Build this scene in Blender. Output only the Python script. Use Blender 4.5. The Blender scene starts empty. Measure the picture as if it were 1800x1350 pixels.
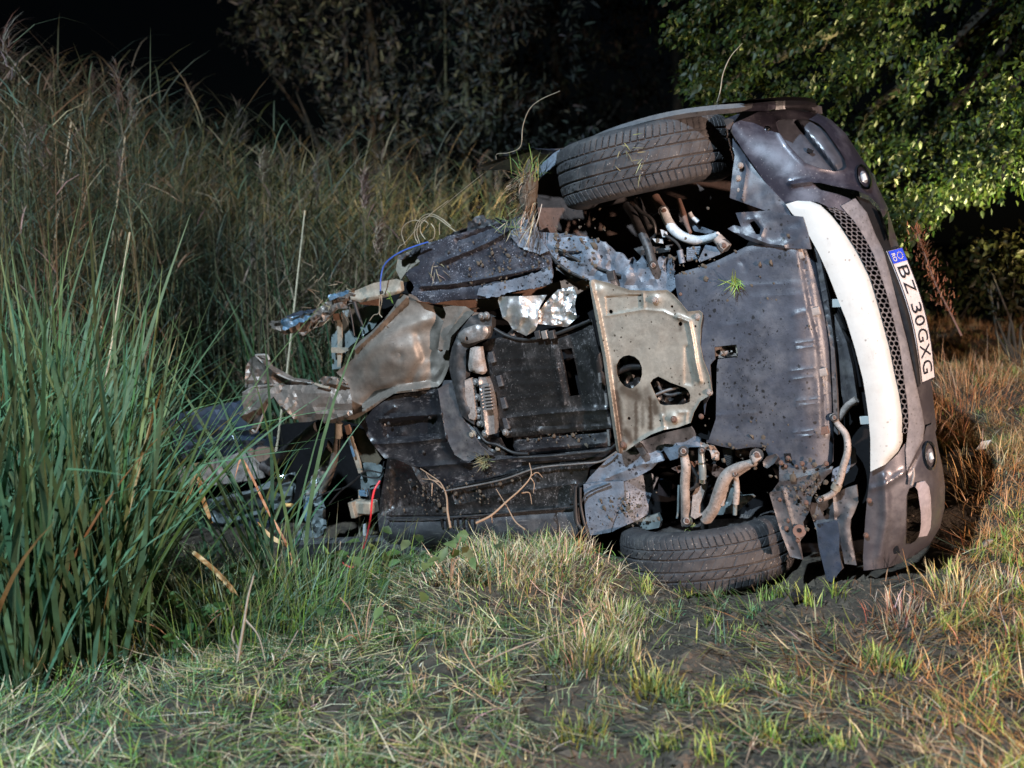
import bpy, math, random
import numpy as np
from mathutils import Vector, Matrix
from mathutils.geometry import delaunay_2d_cdt

SC = bpy.context.scene
COL = SC.collection
rng = np.random.default_rng(7)
random.seed(7)

# ------------------------------------------------------------------ camera
FPX, CXP, CYP = 1930.0, 900.0, 675.0          # focal length and centre, in photo pixels (1800 x 1350)
PITCH = math.atan(255 / FPX)
CAM = np.array([0, 0, 1.25])
cam_d = bpy.data.cameras.new('camera')
cam_d.sensor_width = 36.0
cam_d.lens = FPX / 1800 * 36
cam_d.clip_end = 600
cam_d.clip_start = 0.05
cam_d.dof.use_dof = True
cam_d.dof.focus_distance = 4.05
cam_d.dof.aperture_fstop = 2.4
cam = bpy.data.objects.new('camera', cam_d)
COL.objects.link(cam)
cam.location = CAM
cam.rotation_euler = (math.pi / 2 - PITCH, 0, 0)
SC.camera = cam

# ------------------------------------------------------------------ night sky
world = bpy.data.worlds.new('World')
SC.world = world
world.use_nodes = True
wn = world.node_tree
for n in list(wn.nodes):
    wn.nodes.remove(n)
sky = wn.nodes.new('ShaderNodeTexSky')
sky.sky_type = 'NISHITA'
sky.sun_disc = False
sky.sun_elevation = math.radians(38)
sky.sun_rotation = math.radians(-140)
bg = wn.nodes.new('ShaderNodeBackground')
bg.inputs['Strength'].default_value = 0.0003
wo = wn.nodes.new('ShaderNodeOutputWorld')
wn.links.new(sky.outputs[0], bg.inputs['Color'])
wn.links.new(bg.outputs[0], wo.inputs['Surface'])

# moonlight: one weak sun lamp
sd = bpy.data.lights.new('moonlight', 'SUN')
sd.energy = 0.012
sd.angle = math.radians(0.5)
sd.color = (0.8, 0.88, 1.0)
so = bpy.data.objects.new('moonlight', sd)
COL.objects.link(so)
so.rotation_euler = Vector((0.5, 0.6, -0.75)).to_track_quat('-Z', 'Y').to_euler()

# the rescue crew's floodlight mast and the headlamps of their vehicle
def spot(name, loc, target, energy, color, size_deg, blend, radius):
    d = bpy.data.lights.new(name, 'SPOT')
    d.energy = energy
    d.color = color
    d.spot_size = math.radians(size_deg)
    d.spot_blend = blend
    d.shadow_soft_size = radius
    o = bpy.data.objects.new(name, d)
    COL.objects.link(o)
    o.location = loc
    o.rotation_euler = (Vector(target) - Vector(loc)).to_track_quat('-Z', 'Y').to_euler()
    return o
spot('floodlight_mast', (-2.8, -0.9, 6.4), (-0.9, 4.6, 0.55), 6400, (0.65, 0.835, 1.0), 82, 1.0, 0.09)
spot('vehicle_headlamp', (3.9, -1.3, 0.95), (1.35, 3.7, 0.28), 3500, (1.0, 0.70, 0.55), 66, 0.9, 0.06)
spot('work_lamp', (4.5, 4.9, 0.9), (2.4, 6.3, 1.70), 8500, (1.0, 0.88, 0.42), 40, 0.9, 0.06)

vs = SC.view_settings
vs.view_transform = 'Standard'
vs.look = 'None'
vs.gamma = 1.0
vs.use_curve_mapping = False
vs.exposure = 0.0
cy = SC.cycles
cy.use_denoising = True
cy.max_bounces = 6
cy.diffuse_bounces = 2
cy.glossy_bounces = 3
cy.transmission_bounces = 4
cy.transparent_max_bounces = 8
cy.caustics_reflective = False
cy.caustics_refractive = False

# ------------------------------------------------------------------ the frame of the wreck: x along the car to its nose, y across it (up), z out of its underside
FW = np.array([0, math.cos(PITCH), -math.sin(PITCH)])
DN = np.array([0, -math.sin(PITCH), -math.cos(PITCH)])
RT = np.array([1.0, 0, 0])
def c2w(v):
    return RT * v[0] + DN * v[1] + FW * v[2]
_u = np.array([2900, -275, -1930.0]); _u /= np.linalg.norm(_u)
_v = np.array([-.165, -1, 0.0]); _v[2] = -(_u[0] * _v[0] + _u[1] * _v[1]) / _u[2]; _v /= np.linalg.norm(_v)
CU, CV = c2w(_u), c2w(_v)
CW = np.cross(CU, CV)
P0 = CAM + c2w(np.array([(1185 - CXP) / FPX, (625 - CYP) / FPX, 1])) * 3.9

def rays(p):
    p = np.atleast_2d(np.asarray(p, float))
    return ((p[:, 0, None] - CXP) / FPX) * RT + ((p[:, 1, None] - CYP) / FPX) * DN + FW
def P(p, w=0.0):
    """photo pixels -> points of the wreck's own frame on the plane that lies w in front of its underside"""
    d = rays(p)
    w = np.broadcast_to(np.asarray(w, float), (len(d),))
    t = ((P0 - CAM) @ CW + w) / (d @ CW)
    X = CAM + d * t[:, None] - P0
    return np.stack([X @ CU, X @ CV, w], 1)
def ground_at(p, depth):
    """photo pixel -> world point at a given distance along the view axis"""
    d = rays(p)
    return CAM + d * np.asarray(depth)[..., None]
CARM = Matrix(((CU[0], CV[0], CW[0], P0[0]), (CU[1], CV[1], CW[1], P0[1]), (CU[2], CV[2], CW[2], P0[2]), (0, 0, 0, 1)))
def car2w(p):
    p = np.atleast_2d(p)
    return P0 + p[:, 0, None] * CU + p[:, 1, None] * CV + p[:, 2, None] * CW

ZA = lambda *p: [(400 + x / 3.971, 350 + y / 3.971) for x, y in p]
ZB = lambda *p: [(280 + x / 3.213, 600 + y / 3.213) for x, y in p]
ZC = lambda *p: [(700 + x / 4.5, 350 + y / 4.5) for x, y in p]
ZD = lambda *p: [(600 + x / 3.6, 600 + y / 3.6) for x, y in p]
ZE = lambda *p: [(900 + x / 3.971, 160 + y / 3.971) for x, y in p]
ZG = lambda *p: [(1000 + x / 3.6, 450 + y / 3.6) for x, y in p]
ZH = lambda *p: [(1000 + x / 3.6, 750 + y / 3.6) for x, y in p]
ZI = lambda *p: [(1250 + x / 3.971, 160 + y / 3.971) for x, y in p]
ZJ = lambda *p: [(1350 + x / 4.5, 400 + y / 4.5) for x, y in p]
ZK = lambda *p: [(1350 + x / 3.857, 680 + y / 3.857) for x, y in p]
ZL = lambda *p: [(760 + x / 4.5, 500 + y / 4.5) for x, y in p]
ZN = lambda *p: [(1180 + x / 7.94, 760 + y / 7.94) for x, y in p]

# ------------------------------------------------------------------ small maths
def vnoise(p, seed=0):
    """smooth value noise in 2-D or 3-D, about -1..1"""
    p = np.atleast_2d(p)
    i = np.floor(p).astype(np.int64); f = p - i
    f = f * f * (3 - 2 * f)
    D = p.shape[1]
    out = np.zeros(len(p))
    for c in range(1 << D):
        wgt = np.ones(len(p)); h = np.full(len(p), seed * 7919 + 101, np.int64)
        for k in range(D):
            b = (c >> k) & 1
            wgt *= f[:, k] if b else 1 - f[:, k]
            h = (h * 1664525 + (i[:, k] + b) * (374761393 + 668265263 * k) + 1013904223) & 0x7fffffff
        h = (h ^ (h >> 13)) * 1274126177 & 0x7fffffff
        h = h ^ (h >> 16)
        out += wgt * ((h & 0xffff) / 32767.5 - 1)
    return out
def fbm(p, seed=0, octv=3):
    p = np.atleast_2d(p)
    return sum(vnoise(p * 2 ** k, seed + k) * 0.5 ** k for k in range(octv))
def inside(pts, poly):
    x, y = pts[:, 0], pts[:, 1]
    r = np.zeros(len(pts), bool)
    n = len(poly)
    for i in range(n):
        x1, y1 = poly[i]; x2, y2 = poly[(i + 1) % n]
        if y1 == y2:
            continue
        c = ((y1 > y) != (y2 > y)) & (x < (x2 - x1) * (y - y1) / (y2 - y1) + x1)
        r ^= c
    return r
def dist_line(pts, line, closed=False):
    line = np.asarray(line, float)
    n = len(line)
    best = np.full(len(pts), 1e9)
    for i in range(n if closed else n - 1):
        a, b = line[i], line[(i + 1) % n]
        d = b - a; L = d @ d
        if L < 1e-9:
            continue
        t = np.clip(((pts - a) @ d) / L, 0, 1)
        best = np.minimum(best, np.hypot(*(pts - a - t[:, None] * d).T))
    return best
def densify(line, step, closed=True, jit=0.0, r=None):
    out = []
    n = len(line)
    for i in range(n if closed else n - 1):
        a, b = np.array(line[i], float), np.array(line[(i + 1) % n], float)
        L = np.linalg.norm(b - a); k = max(1, int(round(L / step)))
        for j in range(k):
            q = a + (b - a) * j / k
            if jit and (j or jit > 2):
                q = q + r.normal(0, jit, 2)
            out.append(q)
    if not closed:
        out.append(np.array(line[-1], float))
    return np.array(out)
def smooth_line(pts, k=6):
    """Catmull-Rom through points of any dimension"""
    p = np.asarray(pts, float)
    p = np.vstack([2 * p[0] - p[1], p, 2 * p[-1] - p[-2]])
    out = []
    for i in range(1, len(p) - 2):
        for j in range(k):
            t = j / k
            out.append(.5 * ((2 * p[i]) + (-p[i - 1] + p[i + 1]) * t + (2 * p[i - 1] - 5 * p[i] + 4 * p[i + 1] - p[i + 2]) * t * t + (-p[i - 1] + 3 * p[i] - 3 * p[i + 1] + p[i + 2]) * t ** 3))
    out.append(p[-2])
    return np.array(out)

# ------------------------------------------------------------------ mesh helpers
def mesh_from(name, V, Fs, smooth=True, sharp=None):
    me = bpy.data.meshes.new(name)
    V = np.asarray(V, np.float32)
    if isinstance(Fs, np.ndarray):
        nf, k = Fs.shape
        me.vertices.add(len(V)); me.vertices.foreach_set('co', V.ravel())
        me.loops.add(nf * k); me.loops.foreach_set('vertex_index', Fs.astype(np.int32).ravel())
        me.polygons.add(nf)
        me.polygons.foreach_set('loop_start', np.arange(0, nf * k, k, dtype=np.int32))
        me.update(calc_edges=True)
    else:
        me.from_pydata(V.tolist(), [], [list(map(int, f)) for f in Fs])
        me.update()
    if smooth:
        me.polygons.foreach_set('use_smooth', np.ones(len(me.polygons), bool))
        if sharp:
            me.set_sharp_from_angle(angle=math.radians(sharp))
    return me
def link(name, me, mat=None, parent=None, label=None, cat=None, group=None, kind=None, **kw):
    o = bpy.data.objects.new(name, me)
    COL.objects.link(o)
    if mat is not None and me is not None and len(me.materials) == 0:
        me.materials.append(mat)
    if parent is not None:
        o.parent = parent
    if label: o['label'] = label
    if cat: o['category'] = cat
    if group: o['group'] = group
    if kind: o['kind'] = kind
    return o
def set_tint(me, col):
    a = me.color_attributes.new('tint', 'FLOAT_COLOR', 'POINT')
    c = np.ones((len(col), 4), np.float32); c[:, :3] = col
    a.data.foreach_set('color', c.ravel())
def tube_mesh(name, pts, r, seg=10, cap=True):
    pts = np.asarray(pts, float)
    n = len(pts)
    r = np.broadcast_to(np.asarray(r, float), (n,))
    T = np.gradient(pts, axis=0); T /= np.linalg.norm(T, axis=1)[:, None] + 1e-12
    up = np.array([0.31, 0.17, 0.93])
    V = []
    for i in range(n):
        a = np.cross(T[i], up); a /= np.linalg.norm(a) + 1e-12
        b = np.cross(T[i], a); up = -b if False else up
        ang = np.arange(seg) * 2 * math.pi / seg
        V.append(pts[i] + r[i] * (np.cos(ang)[:, None] * a + np.sin(ang)[:, None] * b))
    V = np.vstack(V)
    F = [(i * seg + j, i * seg + (j + 1) % seg, (i + 1) * seg + (j + 1) % seg, (i + 1) * seg + j) for i in range(n - 1) for j in range(seg)]
    if cap:
        F.append(tuple(range(seg))[::-1]); F.append(tuple((n - 1) * seg + j for j in range(seg)))
    return mesh_from(name, V, F, True, 45)
def box_mesh(name, hx, hy, hz, bev=0.15):
    """a chamfered box"""
    b = bev * min(hx, hy, hz)
    V = []; idx = {}
    for sx in (-1, 1):
        for sy in (-1, 1):
            for sz in (-1, 1):
                for ax in range(3):
                    h = [hx, hy, hz]; c = [sx * h[0], sy * h[1], sz * h[2]]
                    for k in range(3):
                        if k != ax:
                            c[k] -= (sx, sy, sz)[k] * b
                    idx[(sx, sy, sz, ax)] = len(V); V.append(c)
    F = []
    for ax in range(3):
        o1, o2 = [k for k in range(3) if k != ax]
        for s in (-1, 1):
            q = []
            for a, c in ((-1, -1), (1, -1), (1, 1), (-1, 1)):
                t = [0, 0, 0]; t[ax] = s; t[o1] = a; t[o2] = c
                q.append(idx[(*t, ax)])
            F.append(q)
        for a in (-1, 1):
            for c in (-1, 1):
                t1 = [0, 0, 0]; t1[o1] = a; t1[o2] = c
                q = []
                for s, order in ((-1, (o1, o2)), (1, (o2, o1))):
                    t = list(t1); t[ax] = s
                    q += [idx[(*t, order[0])], idx[(*t, order[1])]]
                F.append(q)
    for sx in (-1, 1):
        for sy in (-1, 1):
            for sz in (-1, 1):
                F.append([idx[(sx, sy, sz, k)] for k in range(3)])
    me = mesh_from(name, V, F, False)
    import bmesh
    bm = bmesh.new(); bm.from_mesh(me); bmesh.ops.recalc_face_normals(bm, faces=bm.faces); bm.to_mesh(me); bm.free()
    return me

# ------------------------------------------------------------------ materials
def nd(t, typ, **kw):
    n = t.nodes.new(typ)
    for k, v in kw.items():
        setattr(n, k, v)
    return n
def mix(t, fac, a, b):
    m = nd(t, 'ShaderNodeMix', data_type='RGBA')
    for s, v in ((0, fac), (6, a), (7, b)):
        if isinstance(v, (int, float)): m.inputs[s].default_value = v
        elif isinstance(v, tuple): m.inputs[s].default_value = (*v[:3], 1)
        else: t.links.new(v, m.inputs[s])
    return m.outputs[2]
def ramp(t, src, lo, hi, a=0.0, b=1.0):
    m = nd(t, 'ShaderNodeMapRange')
    t.links.new(src, m.inputs[0])
    for k, v in enumerate((lo, hi, a, b)):
        m.inputs[1 + k].default_value = v
    return m.outputs[0]
def noise(t, vec, scale, detail=4, rough=.55):
    n = nd(t, 'ShaderNodeTexNoise')
    n.inputs['Scale'].default_value = scale; n.inputs['Detail'].default_value = detail; n.inputs['Roughness'].default_value = rough
    t.links.new(vec, n.inputs['Vector'])
    return n.outputs['Fac']
def new_mat(name):
    m = bpy.data.materials.new(name); m.use_nodes = True
    t = m.node_tree
    for n in list(t.nodes): t.nodes.remove(n)
    out = nd(t, 'ShaderNodeOutputMaterial'); b = nd(t, 'ShaderNodeBsdfPrincipled')
    t.links.new(b.outputs[0], out.inputs[0])
    return m, t, b, out
def M(name, col, rough=.6, metal=0.0, dirt=None, damt=.6, dscale=7, specks=None, spscale=70, spd=.42, scratch=None, scstr=.5, scdir=(2, 45, 45), bump=.25, bscale=160, coat=0.0, spec=.5, stain=None, blot=.75):
    m, t, b, out = new_mat(name)
    tc = nd(t, 'ShaderNodeTexCoord').outputs['Object']
    c = tuple(col)
    rf = rough
    big = noise(t, tc, dscale, 6, .6)
    c = mix(t, ramp(t, big,   .32, .68, 0.0, blot), c, tuple(k * .50 for k in col))
    c = mix(t, ramp(t, noise(t, tc, dscale * 6, 5, .65), .42, .66, 0.0, .6 * blot), c, tuple(min(1, k * 1.45) for k in col))
    if dirt:
        f = ramp(t, noise(t, tc, dscale * 1.7, 8, .68), .5 - .02, .72, 0, damt)
        c = mix(t, f, c, dirt)
        rf = None
        rr = ramp(t, f, 0, 1, rough, min(1, rough + .45))
        t.links.new(rr, b.inputs['Roughness'])
    if scratch:
        mp = nd(t, 'ShaderNodeMapping'); mp.inputs['Scale'].default_value = scdir
        t.links.new(tc, mp.inputs[0])
        s1 = noise(t, mp.outputs[0], 3.0, 5, .7)
        s2 = noise(t, tc, 10, 5, .6)
        mm = nd(t, 'ShaderNodeMath', operation='MULTIPLY')
        t.links.new(ramp(t, s1, .54, .68), mm.inputs[0]); t.links.new(ramp(t, s2, .47, .62), mm.inputs[1])
        m2 = nd(t, 'ShaderNodeMath', operation='MULTIPLY'); t.links.new(mm.outputs[0], m2.inputs[0]); m2.inputs[1].default_value = scstr
        c = mix(t, m2.outputs[0], c, scratch)
    if stain:
        at = nd(t, 'ShaderNodeAttribute', attribute_name='tint')
        sx = nd(t, 'ShaderNodeSeparateColor'); t.links.new(at.outputs['Color'], sx.inputs[0])
        c = mix(t, sx.outputs[0], c, stain)
    if specks:
        s3 = ramp(t, noise(t, tc, 5, 3, .5), .35, .68, -.10, .16)
        for sc, big in ((spscale, .30), (spscale * 2.6, .26)):
            vo = nd(t, 'ShaderNodeTexVoronoi'); vo.inputs['Scale'].default_value = sc
            wv = nd(t, 'ShaderNodeVectorMath', operation='ADD'); t.links.new(tc, wv.inputs[0])
            nn = nd(t, 'ShaderNodeTexNoise'); nn.inputs['Scale'].default_value = sc * 1.6; t.links.new(tc, nn.inputs['Vector'])
            vs_ = nd(t, 'ShaderNodeVectorMath', operation='SCALE'); t.links.new(nn.outputs['Color'], vs_.inputs[0]); vs_.inputs['Scale'].default_value = .55 / sc
            t.links.new(vs_.outputs[0], wv.inputs[1]); t.links.new(wv.outputs[0], vo.inputs['Vector'])
            sp = nd(t, 'ShaderNodeSeparateColor'); t.links.new(vo.outputs['Color'], sp.inputs[0])
            rad = ramp(t, sp.outputs[0], 1 - spd, 1, 0, big)
            ad = nd(t, 'ShaderNodeMath', operation='ADD'); t.links.new(rad, ad.inputs[0]); t.links.new(s3, ad.inputs[1])
            gt = nd(t, 'ShaderNodeMath', operation='SUBTRACT'); t.links.new(ad.outputs[0], gt.inputs[0]); t.links.new(vo.outputs['Distance'], gt.inputs[1])
            m5 = nd(t, 'ShaderNodeMath', operation='MULTIPLY'); t.links.new(ramp(t, gt.outputs[0], -.03, .05), m5.inputs[0]); t.links.new(ramp(t, sp.outputs[0], 1 - spd, 1 - spd + .1), m5.inputs[1])
            c = mix(t, m5.outputs[0], c, specks)
    if isinstance(c, tuple): b.inputs['Base Color'].default_value = (*c, 1)
    else: t.links.new(c, b.inputs['Base Color'])
    if rf is not None:
        t.links.new(ramp(t, noise(t, tc, 22, 5, .6), .3, .7, max(.02, rough - .12), min(1, rough + .14)), b.inputs['Roughness'])
    b.inputs['Metallic'].default_value = metal
    b.inputs['Specular IOR Level'].default_value = spec
    b.inputs['Coat Weight'].default_value = coat
    b.inputs['Coat Roughness'].default_value = .12
    if bump:
        bp = nd(t, 'ShaderNodeBump'); bp.inputs['Strength'].default_value = bump; bp.inputs['Distance'].default_value = .004
        t.links.new(noise(t, tc, bscale, 5, .65), bp.inputs['Height']); t.links.new(bp.outputs[0], b.inputs['Normal'])
    return m
def leaf_mat(name, transl=.35, rough=.5, spec=.35, vary=.35, gain=1.0):
    m, t, b, out = new_mat(name)
    at = nd(t, 'ShaderNodeAttribute', attribute_name='tint').outputs['Color']
    tc = nd(t, 'ShaderNodeTexCoord').outputs['Object']
    oi = nd(t, 'ShaderNodeObjectInfo')
    n = noise(t, tc, 14, 3)
    hs = nd(t, 'ShaderNodeHueSaturation')
    t.links.new(at, hs.inputs['Color'])
    t.links.new(ramp(t, oi.outputs['Random'], 0, 1, .475, .525), hs.inputs['Hue'])
    t.links.new(ramp(t, n, .25, .75, gain * (1 - vary), gain * (1 + vary)), hs.inputs['Value'])
    t.links.new(hs.outputs[0], b.inputs['Base Color'])
    b.inputs['Roughness'].default_value = rough; b.inputs['Specular IOR Level'].default_value = spec
    tr = nd(t, 'ShaderNodeBsdfTranslucent'); t.links.new(hs.outputs[0], tr.inputs['Color'])
    mx = nd(t, 'ShaderNodeMixShader'); mx.inputs[0].default_value = transl
    t.links.new(b.outputs[0], mx.inputs[1]); t.links.new(tr.outputs[0], mx.inputs[2]); t.links.new(mx.outputs[0], out.inputs[0])
    return m

# ------------------------------------------------------------------ the ground: a bank sloping into a ditch on the left
GP = np.array([
    (.7, 3.7, .0), (.45, 3.5, .0), (1.0, 3.35, .05), (1.3, 3.45, .12), (1.7, 3.3, .12), (.12, 3.78, .14), (-.12, 3.88, .12), (-.32, 3.95, .03), (-.6, 4.2, -.2), (-.95, 4.6, -.34), (-1.2, 4.0, -.28),
    (-1.3, 3.0, -.05), (-.6, 3.2, -.02), (0, 3, .02), (0, 2.4, 0), (-1.2, 2.2, 0), (1.2, 2.4, .02), (2, 2.5, .06), (2.1, 4.5, .36), (2.6, 6, .5), (3.4, 8, .62), (4.6, 9.5, .55),
    (-3, 5, -.55), (-2, 7, -.6), (0, 7, -.5), (1, 6, .05), (-5, 8, -.6), (-3, 3, -.35), (0.4, 4.6, -.2), (1.4, 4.6, .2), (6, 6, .6), (6, 3, .3), (5, 12, .2), (3, 12.5, -.2), (1, 11, -.4), (-6, 2, -.2), (6, 0, .1), (-6, -4, 0), (0, -2, 0), (0, 0, 0)])
def gz(x, y):
    x = np.asarray(x, float); y = np.asarray(y, float)
    d = (x[..., None] - GP[:, 0]) ** 2 + (y[..., None] - GP[:, 1]) ** 2 + .02
    w = d ** -1.7
    z = (w * GP[:, 2]).sum(-1) / w.sum(-1)
    q = np.stack([x.ravel(), y.ravel()], 1)
    n = (fbm(q * 2.3, 3, 3) * .022 + vnoise(q * 9, 8) * .012 + vnoise(q * 17, 12) * .007 + (1 - 2 * np.abs(vnoise(q * 11, 15))) * .006).reshape(x.shape)
    return z + n
gx = np.concatenate([-np.geomspace(200, 3.4, 22), np.arange(-3.3, 4.5, .032), np.geomspace(4.6, 200, 22)])
gy = np.concatenate([-np.geomspace(60, 1.2, 8), np.arange(1.2, 8, .032), np.geomspace(8.1, 300, 30)])
GX, GY = np.meshgrid(gx, gy)
V = np.stack([GX.ravel(), GY.ravel(), gz(GX, GY).ravel()], 1)
nx, ny = len(gx), len(gy)
ii = (np.arange(ny - 1)[:, None] * nx + np.arange(nx - 1)).ravel()
me = mesh_from('ground', V, np.stack([ii, ii + 1, ii + nx + 1, ii + nx], 1))
m, t, b, out = new_mat('soil')
tc = nd(t, 'ShaderNodeTexCoord').outputs['Object']
c = mix(t, ramp(t, noise(t, tc, 3, 6, .6), .35, .65), (.036, .028, .020), (.070, .052, .036))
c = mix(t, ramp(t, noise(t, tc, 60, 6, .7), .5, .75), c, (.10, .085, .055))
c = mix(t, ramp(t, noise(t, tc, 9, 6, .7), .5, .62), c, (.022, .017, .012))
t.links.new(c, b.inputs['Base Color']); b.inputs['Roughness'].default_value = .9
bp = nd(t, 'ShaderNodeBump'); bp.inputs['Strength'].default_value = .9; bp.inputs['Distance'].default_value = .02
t.links.new(noise(t, tc, 45, 8, .7), bp.inputs['Height']); t.links.new(bp.outputs[0], b.inputs['Normal'])
link('ground', me, m, kind='structure')

# ------------------------------------------------------------------ the wrecked car
car = bpy.data.objects.new('wrecked_car', None)
COL.objects.link(car)
car.matrix_world = CARM
car['label'] = 'dark wrecked car torn in two, lying on its side with its underside showing'
car['category'] = 'car'

m_shield = M('shield_plastic', (.042, .048, .064), .42, 0, (.088, .092, .105), .7, 5, (.010, .010, .012), 52, spd=.40, bump=.2)
m_liner = M('liner_plastic', (.052, .051, .056), .5, 0, (.11, .105, .10), .7, 8, (.014, .014, .014), 40, spd=.3, bump=.25)
m_bluepan = M('painted_floor_pan', (.118, .140, .175), .42, .0, (.055, .056, .064), .75, 9, (.013, .014, .018), 50, spd=.72, bump=.4)
m_tar = M('sprayed_underseal', (.014, .015, .023), .6, 0, (.060, .066, .086), .55, 12, (.22, .23, .27), 150, spd=.35, scratch=(.38, .39, .43), scstr=.35, scdir=(9, 26, 26), bump=.3, bscale=110)
m_black = M('black_plastic', (.0095, .009, .0095), .33, 0, (.030, .027, .026), .6, 6, (.13, .12, .12), 190, spd=.25, scratch=(.30, .28, .28), scstr=.35, scdir=(26, 11, 26), bump=.12, bscale=60)
m_black2 = M('black_floor_cladding', (.0105, .0105, .013), .36, 0, (.036, .033, .034), .7, 5, (.15, .145, .145), 170, spd=.25, scratch=(.34, .32, .32), scstr=.45, scdir=(11, 30, 30), bump=.15, bscale=60)
m_fogwall = M('lit_fog_wall', (.24, .23, .26), .4, 0, (.26, .25, .27), .5, 8, bump=.06)  # pale tone puts the lamplight on the opening's wall into its colour
m_flare = M('flare_plastic', (.055, .056, .062), .65, 0, (.10, .098, .095), .7, 10, (.03, .03, .03), 60, spd=.3, bump=.3)
m_lattice = M('mesh_plastic', (.045, .046, .054), .45, 0, (.09, .09, .10), .6, 8, bump=.05)
m_blank = M('blank_plastic', (.040, .044, .056), .32, 0, (.07, .075, .09), .5, 6, bump=.06, coat=.3)
m_void = M('dark_cavity', (.008, .008, .009), .8, 0, bump=0, spec=.1)  # near-black that stands in for the shade in gaps and hollows
m_beige = M('primer_plate', (.285, .260, .220), .42, .3, (.17, .142, .112), .75, 7, (.06, .048, .036), 85, spd=.16, stain=(.045, .028, .018), bump=.15, scratch=(.16, .12, .09), scstr=.35, scdir=(12, 30, 12))
m_heat = M('heat_shield_metal', (.185, .160, .137), .50, .4, (.105, .085, .072), .75, 5, (.08, .07, .06), 130, spd=.12, bump=.2, scratch=(.42, .39, .36), scstr=.25)
m_torn = M('torn_metal', (.175, .150, .132), .45, .45, (.095, .078, .068), .7, 9, bump=.3)
m_bright = M('bare_torn_metal', (.52, .49, .46), .35, .6, (.3, .28, .25), .6, 30, bump=.3)
m_foil = M('foil', (.84, .80, .78),   .40, .9, (.62, .57, .54), .45, 14, bump=.25, bscale=45)
m_cast = M('cast_alloy', (.27, .25, .24), .45, .6, (.10, .085, .075), .7, 16, bump=.25)
m_arm = M('dusty_steel', (.26, .225, .205), .62, 0, (.085, .060, .045), .8, 15, (.05, .04, .032), 110, spd=.4, bump=.55, bscale=90)
m_white_arm = M('pale_steel', (.42, .44, .46), .5, 0, (.26, .255, .25), .5, 18, bump=.2)
m_dark_steel = M('dark_steel', (.035, .035, .037), .5, .3, (.10, .09, .085), .6, 18, bump=.25)
m_rust = M('rust', (.11, .062, .046), .8, 0, (.10, .05, .035), .6, 25, bump=.4)
m_liner_brown = M('brown_liner', (.060, .040, .034), .8, 0, (.035, .026, .022), .7, 9, (.012, .01, .01), 60, spd=.2, bump=.3)  # dark red-brown with random blotches
m_paint = M('aubergine_paint', (.022, .021, .031), .34, .25, (.12, .12, .15), .45, 4, (.12, .12, .13), 160, spd=.2, coat=.35, spec=.5, bump=.05, blot=.3)
m_paint_dust = M('dusty_paint', (.062, .060, .070), .34, .35, (.12, .118, .125), .5, 6, (.05, .045, .05), 120, spd=.2, coat=.4, bump=.05, blot=.3)
m_white = M('white_skid_plate', (.36, .385, .385), .40, 0, (.27, .275, .265), .55, 6, (.16, .155, .15), 90, spd=.10, scratch=(.20, .20, .20), scstr=.35, scdir=(20, 4, 20), bump=.05, coat=.2, blot=.18)
m_band = M('grey_bumper_band', (.14, .14, .155), .42, .1, (.19, .185, .19), .5, 7, (.07, .07, .07), 130, spd=.2, bump=.08)
m_rubber = M('tyre_rubber', (.030, .030, .033), .66, 0, (.078, .073, .070), .7, 7, (.18, .16, .14), 130, spd=.2, bump=.35, bscale=240, spec=.3)
m_sill = M('sill_plastic', (.036, .037, .042), .5, 0, (.085, .082, .08), .6, 9, (.2, .19, .18), 140, spd=.2, bump=.3, scratch=(.3, .29, .28), scstr=.4)
m_blue = M('blue_body_paint', (.040, .055, .085), .25, .3, (.09, .10, .11), .4, 6, coat=.8, bump=.05)
m_greygreen = M('grey_green_inner_paint', (.16, .19, .195), .25, .1, (.08, .085, .085), .5, 6, coat=.5, bump=.08)
m_brightblue = M('bright_blue_paint', (.07, .14, .22), .35, .1, (.20, .24, .27), .6, 25, bump=.3)
m_orange = M('brown_and_warm_shade', (.20, .125, .09), .7, 0, (.14, .09, .065), .5, 15, bump=.2)  # brown of small scraps, also paints warm-lit shade under sill and at rear
m_red = M('red_wire', (.55, .035, .045), .45, 0, bump=0)
m_bluew = M('blue_wire', (.04, .09, .33), .4, 0, bump=0)
m_wire = M('bare_wire', (.40, .36, .28), .4, .6, bump=0)
m_blackw = M('black_wire', (.015, .015, .016), .5, 0, bump=0)
m_chrome = M('chrome', (.72, .72, .76), .12, 1.0, bump=0)
m_lens = M('lamp_lens', (.22, .24, .28), .08, .2, coat=1.0, bump=.0)
m_tan = M('tan_plastic', (.22, .195, .155), .6, 0, (.12, .10, .08), .5, 14, bump=.15)
m_amber = M('amber_plastic', (.75, .42, .16), .3, 0, bump=0)
m_pwhite = M('plate_white', (.52, .53, .57), .3, 0, (.30, .29, .27), .55, 12, (.14, .13, .12), 120, spd=.25, bump=.05, coat=.3, blot=.2)
m_pblue = M('plate_blue', (.025, .06, .52), .3, 0, bump=0)
m_ptext = M('plate_black', (.012, .012, .016), .5, 0, bump=0)
m_dirt = M('clod_soil', (.070, .055, .040), .95, 0, (.035, .028, .02), .7, 20, bump=.8, bscale=60)

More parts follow.
